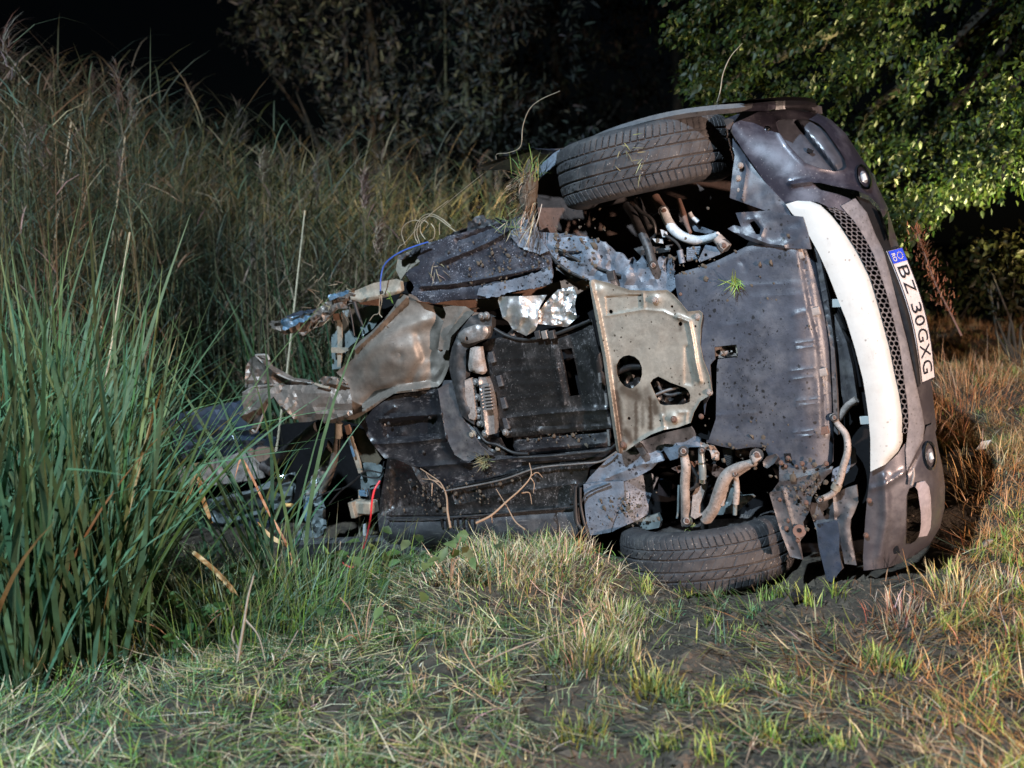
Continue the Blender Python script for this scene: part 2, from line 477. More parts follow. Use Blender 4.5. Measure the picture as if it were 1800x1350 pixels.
def panel(name, poly, mat, w=0.0, t=.004, holes=(), ridges=(), emboss=(), bumps=(), crumple=0.0, cscale=.03, grid=7.0, seed=1, edge=None, ragged=0.0, parent=None, label=None, stain=None, tint=None, sharp=38):
    """A pressed sheet: an outline on the wreck, tessellated, with ridges (line, height, width), embossed areas (outline, height, slope width),
    dimples (x, y, radius, height), a raised edge (height, width) and crumpling. Heights in metres."""
    r = np.random.default_rng(seed + 17)
    poly = densify(poly, grid, True, ragged, r)
    hol = [densify(h, grid * .8, True) for h in holes]
    mn, mx = poly.min(0), poly.max(0)
    xs = np.arange(mn[0], mx[0] + grid, grid); ys = np.arange(mn[1], mx[1] + grid, grid)
    XX, YY = np.meshgrid(xs, ys); XX[1::2] += grid * .5
    q = np.stack([XX.ravel(), YY.ravel()], 1)
    q = q[inside(q, poly)]
    if len(q):
        q = q[dist_line(q, poly, True) > grid * .55]
    for h in hol:
        if len(q):
            q = q[~inside(q, h) & (dist_line(q, h, True) > grid * .5)]
    extra = []
    for line, hgt, wd in ridges:
        e = densify(line, grid, False)
        e = e[inside(e, poly)]
        if len(e):
            e = e[dist_line(e, poly, True) > grid * .5]
            for h in hol:
                e = e[~inside(e, h)]
            extra.append(e)
    verts = [poly] + hol
    edges = []; k = 0
    for L in verts:
        n = len(L); edges += [(k + i, k + (i + 1) % n) for i in range(n)]; k += n
    allv = np.vstack(verts + [q] + extra)
    res = delaunay_2d_cdt([Vector(v) for v in allv.tolist()], edges, [], 0, .05)
    vv = np.array([tuple(v) for v in res[0]]); ff = np.array([f for f in res[2] if len(f) == 3])
    c = vv[ff].mean(1)
    ok = inside(c, poly)
    for h in hol:
        ok &= ~inside(c, h)
    ff = ff[ok]
    used = np.unique(ff); rm = np.full(len(vv), -1); rm[used] = np.arange(len(used)); vv = vv[used]; ff = rm[ff]
    h = np.zeros(len(vv))
    for line, hgt, wd in ridges:
        h += hgt * np.exp(-(dist_line(vv, line) / wd) ** 2)
    for pl, hgt, wd in emboss:
        d = dist_line(vv, pl, True); s = np.clip(d / wd, 0, 1); s = s * s * (3 - 2 * s)
        h += np.where(inside(vv, pl), hgt * s, 0)
    for bx, by, br, bh in bumps:
        h += bh * np.exp(-((vv[:, 0] - bx) ** 2 + (vv[:, 1] - by) ** 2) / br ** 2)
    if edge:
        h += edge[0] * np.exp(-(dist_line(vv, poly, True) / edge[1]) ** 2)
    if crumple:
        n1 = fbm(vv * cscale, seed, 3); n2 = 1 - 2 * np.abs(vnoise(vv * cscale * 1.7, seed + 5))
        h += crumple * (n1 * .6 + n2 * .4)
    wv = w(vv) if callable(w) else np.full(len(vv), float(w))
    top = P(vv, wv + h)
    nv = len(top)
    bot = top.copy(); bot[:, 2] -= t
    a = np.vstack([top[ff[0]]])
    nrm = np.cross(a[1] - a[0], a[2] - a[0])[2]
    if nrm < 0:
        ff = ff[:, ::-1]
    e = np.vstack([ff[:, [0, 1]], ff[:, [1, 2]], ff[:, [2, 0]]])
    key = e.min(1).astype(np.int64) * nv + e.max(1)
    _, inv, cnt = np.unique(key, return_inverse=True, return_counts=True)
    be = e[cnt[inv] == 1]
    side = np.vstack([np.stack([be[:, 0], be[:, 0] + nv, be[:, 1]], 1), np.stack([be[:, 1], be[:, 0] + nv, be[:, 1] + nv], 1)])
    F = np.vstack([ff, ff[:, ::-1] + nv, side])
    me = mesh_from(name, np.vstack([top, bot]), F, True, sharp)
    if stain is not None:
        s = stain(vv); set_tint(me, np.repeat(np.concatenate([s, s])[:, None], 3, 1))
    if tint is not None:
        set_tint(me, np.tile(np.asarray(tint), (2 * nv, 1)))
    return link(name, me, mat, parent or car, label)
def tube(name, pts, r, mat, seg=10, k=6, parent=None, label=None, smooth=True):
    """pts: (px, py, w)"""
    pts = np.asarray(pts, float)
    L = np.hstack([P(pts[:, :2], pts[:, 2])])
    rr = np.broadcast_to(np.asarray(r, float), (len(L),))
    if smooth and len(L) > 2:
        s = smooth_line(np.hstack([L, rr[:, None]]), k); L, rr = s[:, :3], np.maximum(s[:, 3], 1e-4)
    return link(name, tube_mesh(name, L, rr, seg), mat, parent or car, label)
def tp(z, ws):
    return [(x, y, w) for (x, y), w in zip(z, ws if hasattr(ws, '__len__') else [ws] * len(z))]
_bolt = {}
def bolt(px, py, w, r, mat, name='bolt', parent=None):
    """hexagon bolt head on a washer, seen along its axis"""
    k = mat.name
    if k not in _bolt:
        V = []; F = []
        for rad, z, n in ((1.5, 0, 12), (1.5, .25, 12), (.95, .3, 12), (.95, .9, 12), (.7, 1.05, 12)):
            for j in range(n):
                a = j * 2 * math.pi / n
                rr = rad * (1 if rad > 1.2 or j % 2 == 0 else .9)
                V.append((rr * math.cos(a), rr * math.sin(a), z))
        for i in range(4):
            for j in range(12):
                F.append((i * 12 + j, i * 12 + (j + 1) % 12, (i + 1) * 12 + (j + 1) % 12, (i + 1) * 12 + j))
        F.append(tuple(48 + j for j in range(12)))
        me = mesh_from('bolt', V, F, True, 30); me.materials.append(mat); _bolt[k] = me
    o = link(name, _bolt[k], None, parent or car)
    o.location = P([(px, py)], w)[0]; o.scale = (r, r, r); o.rotation_euler = (0, 0, px % 1.3)
    return o
def cbox(name, px, py, w, hx, hy, hz, mat, rot=0.0, parent=None, bev=.15, label=None):
    o = link(name, box_mesh(name, hx, hy, hz, bev), mat, parent or car, label)
    o.location = P([(px, py)], w)[0]; o.rotation_euler = (0, 0, rot)
    return o

# --- body shell behind the underside (mostly unseen from the front)
def body_shell():
    # cross-sections along the car: (x, w of belt/hood, w of roof)
    secs = [(-1.75, -.95, -1.42, .30, -.74), (-1.2, -.95, -1.45, .40, -.76), (-.7, -.95, -1.45, .50, -.78), (-.35, -.93, -1.36, .62, -.78), (.05, -.9, -.98, .74, -.78), (.35, -.84, -.88, .70, -.62), (.60, -.66, -.70, .52, -.40)]
    V = []; n = 0
    for x, wb, wr, vt, vb in secs:
        ring = [(vb + .05, -.42), (vb, -.5), (vb, wb), (vb + .17, wr), (-.2, wr - .04), (.2, wr - .04), (vt - .15, wr), (vt, wb), (vt, -.5), (vt - .05, -.42)]
        V += [(x, v, w) for v, w in ring]; n = len(ring)
    F = [(i * n + j, i * n + j + 1, (i + 1) * n + j + 1, (i + 1) * n + j) for i in range(len(secs) - 1) for j in range(n - 1)]
    F.append(tuple(range((len(secs) - 1) * n, len(secs) * n)))
    o = link('body_shell', mesh_from('body_shell', V, F, True, 35), m_blue, car)
    return o
body_shell()
def arch_side(v, name):
    """a front wing with its round wheel arch cut out"""
    cx, cw = WC[0], WC[2]
    out = [(.50, -.05), (.60, -.25), (.56, -.78), (.0, -.88), (-.72, -.95), (-.72, -.1), (-.42, -.02)]
    arc = [(cx - .37 * math.cos(a), cw - .37 * math.sin(a)) for a in np.linspace(-.35, math.pi + .35, 22)]
    outer = [(cx - .62 * math.cos(a), cw - .66 * math.sin(a)) for a in np.linspace(-.35, math.pi + .35, 22)]
    V = []; F = []
    for s in (0, .012):
        for (a, b2), (c, d) in zip(arc, outer):
            V += [(a, v - s * np.sign(v) * 1.5, b2), (a + (c - a) * .12, v + s * np.sign(v), b2 + (d - b2) * .12), (c, v - np.sign(v) * .03 + s * np.sign(v), d)]
    n = len(arc) * 3
    for k in range(len(arc) - 1):
        for j in range(2):
            a = k * 3 + j
            F.append((a, a + 1, a + 4, a + 3)); F.append((n + a, n + a + 3, n + a + 4, n + a + 1))
        F.append((k * 3, k * 3 + 3, n + k * 3 + 3, n + k * 3))
    return link(name, mesh_from(name, V, F, True, 40), m_paint, car)
WC = P([(1134, 290)], -.17)[0]

# black backing sheets behind the underside, their colour paints the gaps dark
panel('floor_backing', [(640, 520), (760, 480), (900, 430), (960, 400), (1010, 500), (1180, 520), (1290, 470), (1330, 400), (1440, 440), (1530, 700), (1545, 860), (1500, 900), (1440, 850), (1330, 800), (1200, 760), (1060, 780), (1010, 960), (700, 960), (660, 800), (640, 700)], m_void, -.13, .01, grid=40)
panel('bay_dark_backing', [(930, 360), (1000, 250), (1300, 220), (1400, 300), (1500, 560), (1540, 800), (1530, 960), (1480, 985), (1060, 985), (1020, 900), (1000, 600)], m_void, -.40, .01, grid=60)

# --- wheels
def tyre_mesh():
    prof = []   # (across, radius)
    R, H = .322, .103
    for s, rr in ((-.080, .200), (-.098, .215), (-.112, .240), (-.116, .262), (-.112, .282), (-.106, .296)):
        prof.append((s, rr))
    ss = np.linspace(-.098, .098, 53)
    for s in ss:
        a = abs(s) / .098
        prof.append((s, R - .010 * a ** 3.2 - .004 * a * a))
    for s, rr in ((.106, .296), (.112, .282), (.116, .262), (.112, .240), (.098, .215), (.080, .200)):
        prof.append((s, rr))
    prof = np.array(prof); n = len(prof); A = 900
    ang = np.arange(A) * 2 * math.pi / A
    S = np.tile(prof[:, 0], A); Rr = np.tile(prof[:, 1], A); An = np.repeat(ang, n)
    arc = An * R
    tread = np.abs(S) < .1
    g = np.zeros(len(S))
    for c, wd in ((-.060, .0034), (-.023, .0034), (.021, .0034), (.056, .0034)):
        g = np.maximum(g, np.abs(S - c) < wd)
    pitch = 2 * math.pi * R / 78
    sh = np.abs(S) > .060
    g = np.maximum(g, sh & (np.mod(arc + np.abs(S) * .25, pitch) < .0040))
    mid = (np.abs(S) > .024) & (np.abs(S) < .055)
    g = np.maximum(g, mid & (np.mod(arc + S * 1.1, pitch * 1.5) < .0034))
    cen = np.abs(S) < .018
    g = np.maximum(g, (cen & (np.mod(arc * 1.0 + S * .6, pitch * 1.5) < .003)) * .5)
    wear = .0062 - .0016 * (vnoise(np.stack([arc * 9, S * 30], 1), 4) + 1) * .5
    Rr = Rr - np.where(tread, g * wear, 0) + .0012 * vnoise(np.stack([arc * 30, S * 60], 1), 9)
    V = np.stack([Rr * np.cos(An), S, Rr * np.sin(An)], 1)
    i = np.arange(A)[:, None]; j = np.arange(n - 1)[None]
    a = (i * n + j).ravel(); b2 = (((i + 1) % A) * n + j).ravel()
    F = np.stack([a, a + 1, b2 + 1, b2], 1)
    return mesh_from('tyre', V, F, True, 50)
def rim_mesh():
    prof = [(-.085, .202), (-.078, .20), (-.070, .185), (-.02, .178), (.03, .182), (.07, .19), (.082, .203)]
    A = 48; n = len(prof)
    V = [(r * math.cos(a), s, r * math.sin(a)) for a in np.arange(A) * 2 * math.pi / A for s, r in prof]
    F = [(i * n + j, i * n + j + 1, ((i + 1) % A) * n + j + 1, ((i + 1) % A) * n + j) for i in range(A) for j in range(n - 1)]
    # disc with five spokes
    k = len(V); V += [(0, .03, 0)]
    for i in range(A):
        a = i * 2 * math.pi / A
        V += [(.06 * math.cos(a), .035, .06 * math.sin(a)), (.18 * math.cos(a), .05, .18 * math.sin(a))]
    for i in range(A):
        p, q = k + 1 + 2 * i, k + 1 + 2 * ((i + 1) % A)
        F.append((k, p, q))
        if (i * 5 // A * A // 5 + 5) > i:
            F.append((p, p + 1, q + 1, q))
    return mesh_from('rim', V, F, True, 40)
tm, rm_ = tyre_mesh(), rim_mesh()
tm.materials.append(m_rubber); rm_.materials.append(m_cast)
def wheel(px, py, w, tilt, camber, label, flip):
    e = bpy.data.objects.new('wheel', None); COL.objects.link(e); e.parent = car
    e.location = P([(px, py)], w)[0]; e.rotation_euler = (camber, 0, tilt); e['label'] = label
    for nm, me in (('tyre', tm), ('rim', rm_)):
        o = link(nm, me, None, e)
        if flip: o.rotation_euler = (math.pi, 0, 0)
    # hub and brake drum
    Vh = [(r * math.cos(a), s, r * math.sin(a)) for a in np.arange(24) * 2 * math.pi / 24 for s, r in ((-.02, .03), (-.02, .13), (.02, .135), (.02, .03))]
    Fh = [(i * 4 + j, i * 4 + j + 1, ((i + 1) % 24) * 4 + j + 1, ((i + 1) % 24) * 4 + j) for i in range(24) for j in range(3)]
    link('brake_disc', mesh_from('brake_disc', Vh, Fh, True, 30), m_rust, e)
wheel(1134, 287, -.17, .035, .02, 'front wheel on top with a wisp of straw on its tread', False)
wheel(1241, 962, -.17, .03, -.07, 'front wheel pressed into the grass', True)
arch_side(.815, 'front_wing')
# wheel wells (inner liners)
panel('wheel_arch_liner', [(941, 300), (975, 262), (1290, 215), (1300, 300), (1300, 380), (1296, 450), (1110, 455), (1070, 425), (1005, 413), (948, 410)], m_liner_brown, lambda p: -.16 - .20 * np.clip((p[:, 0] - 950) / 160, 0, 1) ** .7, .006, crumple=.008, cscale=.02, grid=14)
panel('wheel_arch_liner', [(1060, 860), (1140, 835), (1345, 800), (1375, 860), (1375, 925), (1300, 990), (1100, 985), (1070, 930)], m_void, -.36, .006, grid=30)  # black sheet, the dark of the lower wheel well is in its colour

# --- splash shield under the engine
rib = []
for y0, x0, x1, hgt in ((176, 1100, 1560, .0025), (365, 1420, 1500, .004), (350, 1430, 1500, .004), (540, 1430, 1580, .004), (575, 1440, 1585, .004), (716, 1400, 1555, .004), (770, 1410, 1550, .004), (906, 1440, 1600, .004), (936, 1440, 1600, .004), (1106, 1420, 1560, .004), (1136, 1430, 1570, .004), (1000, 880, 1190, .003), (430, 960, 1120, .002), (250, 1150, 1500, .0015)):
    rib.append((ZG((x0, y0 + 12), (x1, y0 - 8)), hgt, 2.6))
rib.append((ZG((1470, -20), (1530, 300), (1585, 560), (1610, 800), (1625, 1110)), -.006, 4))
rib.append((ZG((1440, -20), (1500, 300), (1555, 560), (1580, 800), (1590, 1110)), .004, 7))
rib.append((ZG((1080, 30), (1110, 55), (1115, 90)), -.004, 3))
shield_slot = ZG((922, 655), (944, 652), (936, 700), (930, 1030), (884, 1165), (850, 1172), (858, 1000), (868, 930), (905, 860), (892, 690))
shield_bulge = lambda p: .012 + .02 * np.sin(np.clip((p[:, 1] - 430) / 390, 0, 1) * math.pi) - .085 * np.clip((p[:, 0] - (1385 + (p[:, 1] - 430) * .08)) / 70, 0, 1) ** 1.6
panel('splash_shield', [(1187, 500), (1186, 484), (1205, 476), (1235, 468), (1265, 456), (1298, 440), (1310, 434), (1345, 428), (1380, 428), (1423, 432), (1436, 475), (1450, 555), (1459, 611), (1463, 698), (1465, 758), (1464, 812), (1452, 824), (1389, 842), (1373, 836), (1369, 822), (1352, 803), (1344, 787), (1320, 786), (1294, 790), (1265, 784), (1242, 778), (1236, 700), (1215, 600), (1195, 540)],
      m_shield, shield_bulge, .006, holes=[shield_slot, ZG((920, 575), (1060, 560), (1070, 640), (925, 655))], ridges=rib, crumple=.0035, cscale=.012, grid=5.0, seed=3, edge=(-.006, 4))
for x, y, r in ((710, 240, .012), (915, 420, .012), (977, 797, .011), (838, 1015, .012), (1370, 1330, .008), (1440, 1330, .008)):
    bolt(1000 + x / 3.6, 450 + y / 3.6, .02, r * .55, m_rust)
panel('towing_eye_cover', ZG((925, 578), (1055, 562), (1062, 632), (930, 648)), m_arm, .002, .004, holes=[ZG((1010, 596), (1024, 594), (1024, 610), (1010, 612))], emboss=[(ZG((950, 590), (1045, 580), (1050, 622), (952, 632)), .012, 3)], grid=4)
cbox('bolt_tab', *ZG((1082, 596))[0], .02, .012, .010, .006, m_tan)
for x, y, rr in ((1563, 350, .1), (1608, 735, .1), (1616, 1102, .1)):
    q = ZG((x, y))[0]
    c = cbox('retaining_clip', q[0], q[1], -.005, .014, .013, .006, m_rust if y > 1000 else m_arm, rr)
cbox('retaining_clip', 1406, 447, .0, .012, .016, .006, m_arm, .2)
panel('shield_front_lip', [(1424, 424), (1436, 470), (1451, 555), (1460, 611), (1464, 698), (1466, 758), (1473, 765), (1471, 690), (1466, 600), (1455, 520), (1442, 455), (1430, 420)], m_liner, -.035, .02, grid=6, edge=(.006, 3))
panel('shield_corner_flap', [(1293, 374), (1350, 370), (1391, 379), (1411, 381), (1420, 410), (1426, 438), (1380, 436), (1345, 432), (1312, 421), (1279, 402), (1290, 396), (1303, 399)], m_shield, .016, .006, holes=[ZE((1655, 920), (1690, 905), (1735, 960), (1730, 1000), (1700, 1000))], ridges=[(ZE((1500, 965), (1650, 1012), (1787, 1065), (1900, 1080)), .012, 5), (ZE((1640, 900), (1700, 890), (1760, 960), (1740, 1010)), .007, 4)], crumple=.010, cscale=.03, grid=5, seed=8)

# --- crossmember sheet above and below the brace plate
panel('crossmember', [(946, 408), (985, 411), (1020, 415), (1063, 425), (1078, 440), (1096, 448), (1103, 457), (1112, 452), (1118, 462), (1128, 449), (1138, 470), (1150, 472), (1158, 452), (1180, 450), (1186, 478), (1188, 505), (1176, 516), (1140, 516), (1105, 514), (1045, 498), (1012, 482), (975, 462), (955, 440)], m_bluepan, -.004, .01,
      ridges=[(ZE((260, 1030), (480, 1015)), -.006, 3), (ZE((330, 1150), (480, 1130)), -.02, 3), (ZE((1080, 1180), (1085, 1260)), -.02, 3), (ZE((840, 1180), (850, 1250)), -.018, 3)], bumps=[(1035, 452, 14, .015), (1100, 485, 12, .018), (1060, 440, 20, .008)], crumple=.014, cscale=.04, grid=5.5, seed=12, ragged=.8, sharp=26)
panel('crossmember', ZH((95, 372), (130, 320), (260, 185), (450, 95), (600, 40), (770, 0), (830, 80), (832, 128), (760, 130), (745, 150), (700, 132), (690, 200), (640, 215), (600, 150), (580, 160), (600, 215), (560, 225), (520, 270), (430, 320), (340, 348), (110, 372)), m_bluepan, -.012, .01,
      ridges=[(ZH((450, 90), (490, 170)), .008, 4), (ZH((230, 330), (450, 240), (600, 220)), .012, 5), (ZH((580, 140), (620, 215)), -.016, 4)], crumple=.012, cscale=.03, grid=5, seed=14)
panel('crossmember_gusset', ZC((1180, 430), (1500, 620), (1400, 660), (1260, 560), (1200, 500)), m_dark_steel, -.03, .01, crumple=.015, cscale=.05, grid=6)
cbox('dark_clip', *ZG((270, 125))[0], .02, .015, .018, .008, m_dark_steel, .1)
cbox('dark_clip', *ZH((462, 145))[0], .02, .012, .022, .008, m_dark_steel, .5)

# --- brace plate (pale primer), folded at its left edge, with two access holes
bp_poly = ZG((128, 166), (136, 154), (160, 148), (250, 170), (380, 215), (500, 220), (620, 215), (660, 245), (700, 290), (750, 350), (825, 345), (845, 362), (845, 385), (835, 440), (830, 560), (850, 660), (890, 760), (905, 850), (885, 885), (830, 920), (790, 990), (770, 1055), (690, 1085), (600, 1100), (520, 1130), (440, 1180), (360, 1235), (330, 1252), (308, 1245), (300, 1225), (265, 1000), (215, 640), (160, 350))
h1 = ZG((300, 690), (318, 655), (345, 634), (380, 627), (415, 637), (445, 662), (462, 705), (463, 750), (448, 800), (420, 825), (385, 840), (350, 825), (318, 790), (303, 745))
h2 = ZG((513, 805), (530, 780), (565, 762), (600, 778), (640, 800), (690, 818), (732, 832), (755, 850), (768, 880), (765, 925), (720, 940), (660, 943), (600, 946), (575, 938), (550, 890))
def oil(p):
    s = np.zeros(len(p))
    for (x0, y0, x1, y1, wd, a) in ((300, 860, 335, 1230, 34, .95), (425, 850, 425, 1160, 18, .85), (345, 845, 430, 890, 60, .85), (515, 900, 518, 1090, 20, .95), (540, 930, 550, 985, 34, .85), (465, 890, 468, 1080, 15, .6), (360, 1110, 385, 1165, 36, .9), (300, 700, 300, 860, 22, .7), (490, 850, 505, 960, 36, .6), (265, 352, 265, 352, 18, .5), (385, 930, 392, 1050, 40, .5), (600, 950, 602, 1040, 14, .45), (705, 430, 705, 470, 14, .5)):
        L = ZG((x0, y0), (x1, y1))
        if L[0] == L[1]: L[1] = (L[0][0], L[0][1] + .5)
        d = dist_line(p, L) + 1.5 * vnoise(p * .25, 3)
        s = np.maximum(s, a * np.clip(1.3 - d / (wd / 3.6), 0, 1))
    n = fbm(p * .05, 6, 3)
    s = np.maximum(s, .35 * np.clip((p[:, 1] - 660) / 60, 0, 1) * np.clip(n + .4, 0, 1) * np.clip((1140 - p[:, 0]) / 40, 0, 1))
    return np.clip(s, 0, 1)
bph = [h1, h2]
for x, y, r in ((265, 352, 13), (705, 430, 14), (380, 1028, 11), (280, 215, 5), (450, 285, 7), (652, 320, 9), (800, 445, 8), (858, 805, 5), (882, 800, 5), (577, 1043, 6), (216, 535, 6)):
    bph.append([(1000 + (x + r * math.cos(a)) / 3.6, 450 + (y + r * math.sin(a)) / 3.6) for a in np.arange(8) * math.pi / 4])
plate = panel('brace_plate', bp_poly, m_beige, .035, .004, holes=bph,
      ridges=[(ZG((140, 175), (180, 350), (235, 640), (285, 1000), (318, 1235)), .022, 4.2), (ZG((690, 385), (760, 415), (785, 540), (805, 680), (830, 790)), .012, 4), (ZG((232, 380), (470, 340), (600, 350), (700, 400)), .004, 2.5), (ZG((470, 240), (475, 320)), .005, 3), (ZG((590, 1010), (605, 1090)), .006, 3), (ZG((700, 990), (745, 990), (740, 1050)), .005, 3), (ZG((600, 1100), (520, 1130), (440, 1180)), .008, 4)],
      emboss=[(ZG((225, 250), (470, 240), (470, 330), (235, 380)), -.008, 3), (ZG((720, 560), (770, 560), (800, 740), (790, 830), (720, 820)), -.006, 6)],
      bumps=[(1000 + 545 / 3.6, 450 + 278 / 3.6, 10, .012), (1000 + 660 / 3.6, 450 + 1030 / 3.6, 11, .014), (1000 + 190 / 3.6, 450 + 215 / 3.6, 9, .010), (1000 + 360 / 3.6, 450 + 1190 / 3.6, 9, .008)], crumple=.0025, cscale=.018, grid=2.6, seed=21, edge=(.006, 3), stain=oil)
for x, y, mm in ((545, 278, m_beige), (815, 385, m_arm), (890, 862, m_arm), (665, 1033, m_rust), (345, 1195, m_rust)):
    bolt(1000 + x / 3.6, 450 + y / 3.6, .046 if x not in (815, 890) else .036, .0085, m_arm if mm is m_beige else mm, parent=plate)
# machinery seen dimly through the access holes
panel('gearbox_underside', ZG((280, 600), (800, 600), (800, 980), (500, 980), (280, 880)), m_black, -.03, .01, crumple=.03, cscale=.05, grid=6, seed=31)
tube('oil_pipe', tp(ZG((560, 790), (585, 850), (640, 880), (760, 850)), .0), .006, m_dark_steel)
tube('oil_pipe', tp(ZG((545, 880), (620, 850), (700, 830)), .005), .005, m_cast)
tube('oil_pipe', tp(ZG((310, 730), (380, 705), (460, 700)), .0), .012, m_black)

# --- black guard under the gearbox, stepped, with a slot
guard_poly = [(848, 604), (862, 596), (900, 590), (975, 594), (1020, 577), (1040, 560), (1046, 590), (1058, 640), (1072, 720), (1076, 752), (1000, 760), (905, 768), (890, 770), (873, 745), (866, 700), (855, 650)]
slot = ZD((1385, 52), (1458, 42), (1490, 180), (1516, 338), (1442, 350), (1415, 200))
panel('gearbox_guard', guard_poly, m_black, -.018, .01, holes=[slot], ridges=[(ZD((960, 195), (1200, 180), (1370, 175)), .003, 2.5), (ZD((1040, 375), (1380, 320)), .0025, 2.5), (ZD((930, 120), (1330, 95)), .002, 3), (ZD((1000, 490), (1320, 455), (1680, 430)), .009, 4), (ZD((1340, 40), (1410, 390)), .008, 5), (ZD((1010, 285), (1380, 250)), .002, 2.5), (ZD((1010, 560), (1240, 540), (1700, 515)), -.006, 4), (ZD((1560, 60), (1620, 400)), -.006, 5)],
      bumps=[(600 + 1245 / 3.6, 600 + 560 / 3.6, 6, .008), (600 + 1480 / 3.6, 600 + 530 / 3.6, 6, .008), (600 + 1045 / 3.6, 600 + 580 / 3.6, 7, .01)], crumple=.003, cscale=.02, grid=4.5, seed=33, edge=(-.008, 4))
for i, (x, y) in enumerate(((955, 100), (1005, 250), (1030, 390), (1045, 520))):
    cbox('guard_tab', 600 + x / 3.6, 600 + y / 3.6, -.012, .011, .022, .006, m_sill, .12)
panel('gearbox_guard', ZD((1090, 606), (1300, 590), (1695, 560), (1700, 600), (1690, 672), (1500, 690), (1112, 722), (1085, 660)), m_black2, -.035, .01, ridges=[(ZD((1110, 690), (1690, 640)), .006, 4)], crumple=.004, grid=5, seed=35, edge=(-.01, 4))
for x, y0, y1 in ((1632, 200, 260), (1672, 330, 400), (1690, 480, 520), (1688, 560, 660)):
    tube('weld_seam', tp(ZD((x, y0), (x + 8, y1)), .005), .006, m_cast, 8)

# --- subframe arm and gearbox mount left of the guard
panel('subframe_arm', ZL((300, 255), (380, 225), (470, 260), (470, 330), (430, 430), (330, 470), (265, 520), (265, 700), (260, 850), (290, 960), (330, 1040), (330, 1110), (230, 1040), (195, 930), (165, 800), (140, 700), (130, 620), (155, 500), (200, 390)), m_dark_steel, .012, .03, ridges=[(ZL((200, 480), (195, 700), (230, 900), (270, 1010)), .014, 8)], crumple=.006, cscale=.04, grid=4.5, seed=41)
panel('mount_bracket', ZL((210, 385), (250, 350), (340, 318), (440, 332), (440, 385), (410, 432), (330, 458), (285, 470), (220, 455), (200, 420)), m_cast, .045, .02, holes=[[(760 + (270 + 13 * math.cos(a)) / 4.5, 500 + (430 + 20 * math.sin(a)) / 4.5) for a in np.arange(8) * math.pi / 4]], crumple=.008, cscale=.06, grid=4, seed=43, edge=(-.012, 4))
panel('mount_bracket', ZL((300, 505), (340, 490), (378, 495), (395, 600), (412, 690), (395, 712), (330, 700), (290, 680), (283, 640)), m_arm, .035, .02, crumple=.008, cscale=.06, grid=4, seed=44, edge=(-.012, 4))
panel('gearbox_casing', ZL((365, 735), (420, 735), (445, 800), (470, 900), (488, 1050), (495, 1180), (430, 1195), (400, 1100), (380, 950)), m_cast, .012, .03, ridges=[(ZL((370, 760), (400, 980), (425, 1180)), .014, 3.5)], crumple=.005, grid=4, seed=45)
for i in range(8):
    cbox('casing_rib', 760 + (432 + i * 3.2) / 4.5, 500 + (800 + i * 26) / 4.5, .026, .020, .0035, .010, m_cast, .05)
panel('casing_flange', ZL((255, 760), (300, 740), (320, 800), (330, 900), (345, 1040), (330, 1075), (290, 1060), (268, 960), (258, 860)), m_arm, .020, .02, crumple=.006, grid=4, seed=46)
for x, y in ((345, 775), (355, 895), (372, 1000), (372, 1045), (378, 1100)):
    bolt(760 + x / 4.5, 500 + y / 4.5, .0, .011, m_cast)
for x, y in ((430, 245), (390, 250)):
    bolt(760 + x / 4.5, 500 + y / 4.5, .02, .010, m_cast)
bolt(760 + 318 / 4.5, 500 + 1185 / 4.5, .0, .012, m_tan); bolt(760 + 420 / 4.5, 500 + 1180 / 4.5, .01, .011, m_cast); bolt(760 + 580 / 4.5, 500 + 1170 / 4.5, .0, .010, m_cast); bolt(760 + 528 / 4.5, 500 + 1292 / 4.5, -.02, .012, m_tan)
panel('tunnel_wall', ZL((90, 760), (150, 760), (200, 930), (235, 1040), (330, 1110), (390, 1300), (420, 1340), (300, 1340), (130, 1240), (90, 1060), (40, 900)), m_liner, -.02, .008, ridges=[(ZL((150, 800), (200, 960), (240, 1060), (300, 1150), (350, 1290)), .012, 6)], crumple=.006, grid=5, seed=47)
panel('differential_housing', ZL((330, 1130), (440, 1200), (520, 1220), (580, 1330), (560, 1380), (430, 1370), (360, 1290)), m_black, -.02, .02, crumple=.015, cscale=.06, grid=5, seed=48)
panel('frayed_insulation', ZL((560, 420), (680, 300), (720, 420), (640, 470), (520, 470)), m_black, -.03, .01, crumple=.02, cscale=.08, grid=5, seed=49)

# --- crumpled foil
panel('heat_foil', ZC((788, 800), (800, 770), (1000, 768), (1175, 758), (1130, 830), (1105, 890), (1105, 985), (1080, 1038), (1012, 1082), (905, 1030), (868, 968), (826, 940)), m_foil, .008, .002, bumps=[(700 + 940 / 4.5, 350 + 900 / 4.5, 22, .03)], crumple=.020, cscale=.030, grid=3, seed=51, sharp=22)
panel('heat_foil', ZC((1105, 985), (1110, 890), (1180, 800), (1262, 716), (1385, 690), (1412, 760), (1396, 840), (1412, 940), (1335, 1012), (1200, 998)), m_foil, -.015, .002, crumple=.022, cscale=.05, grid=2.6, seed=53, sharp=24)

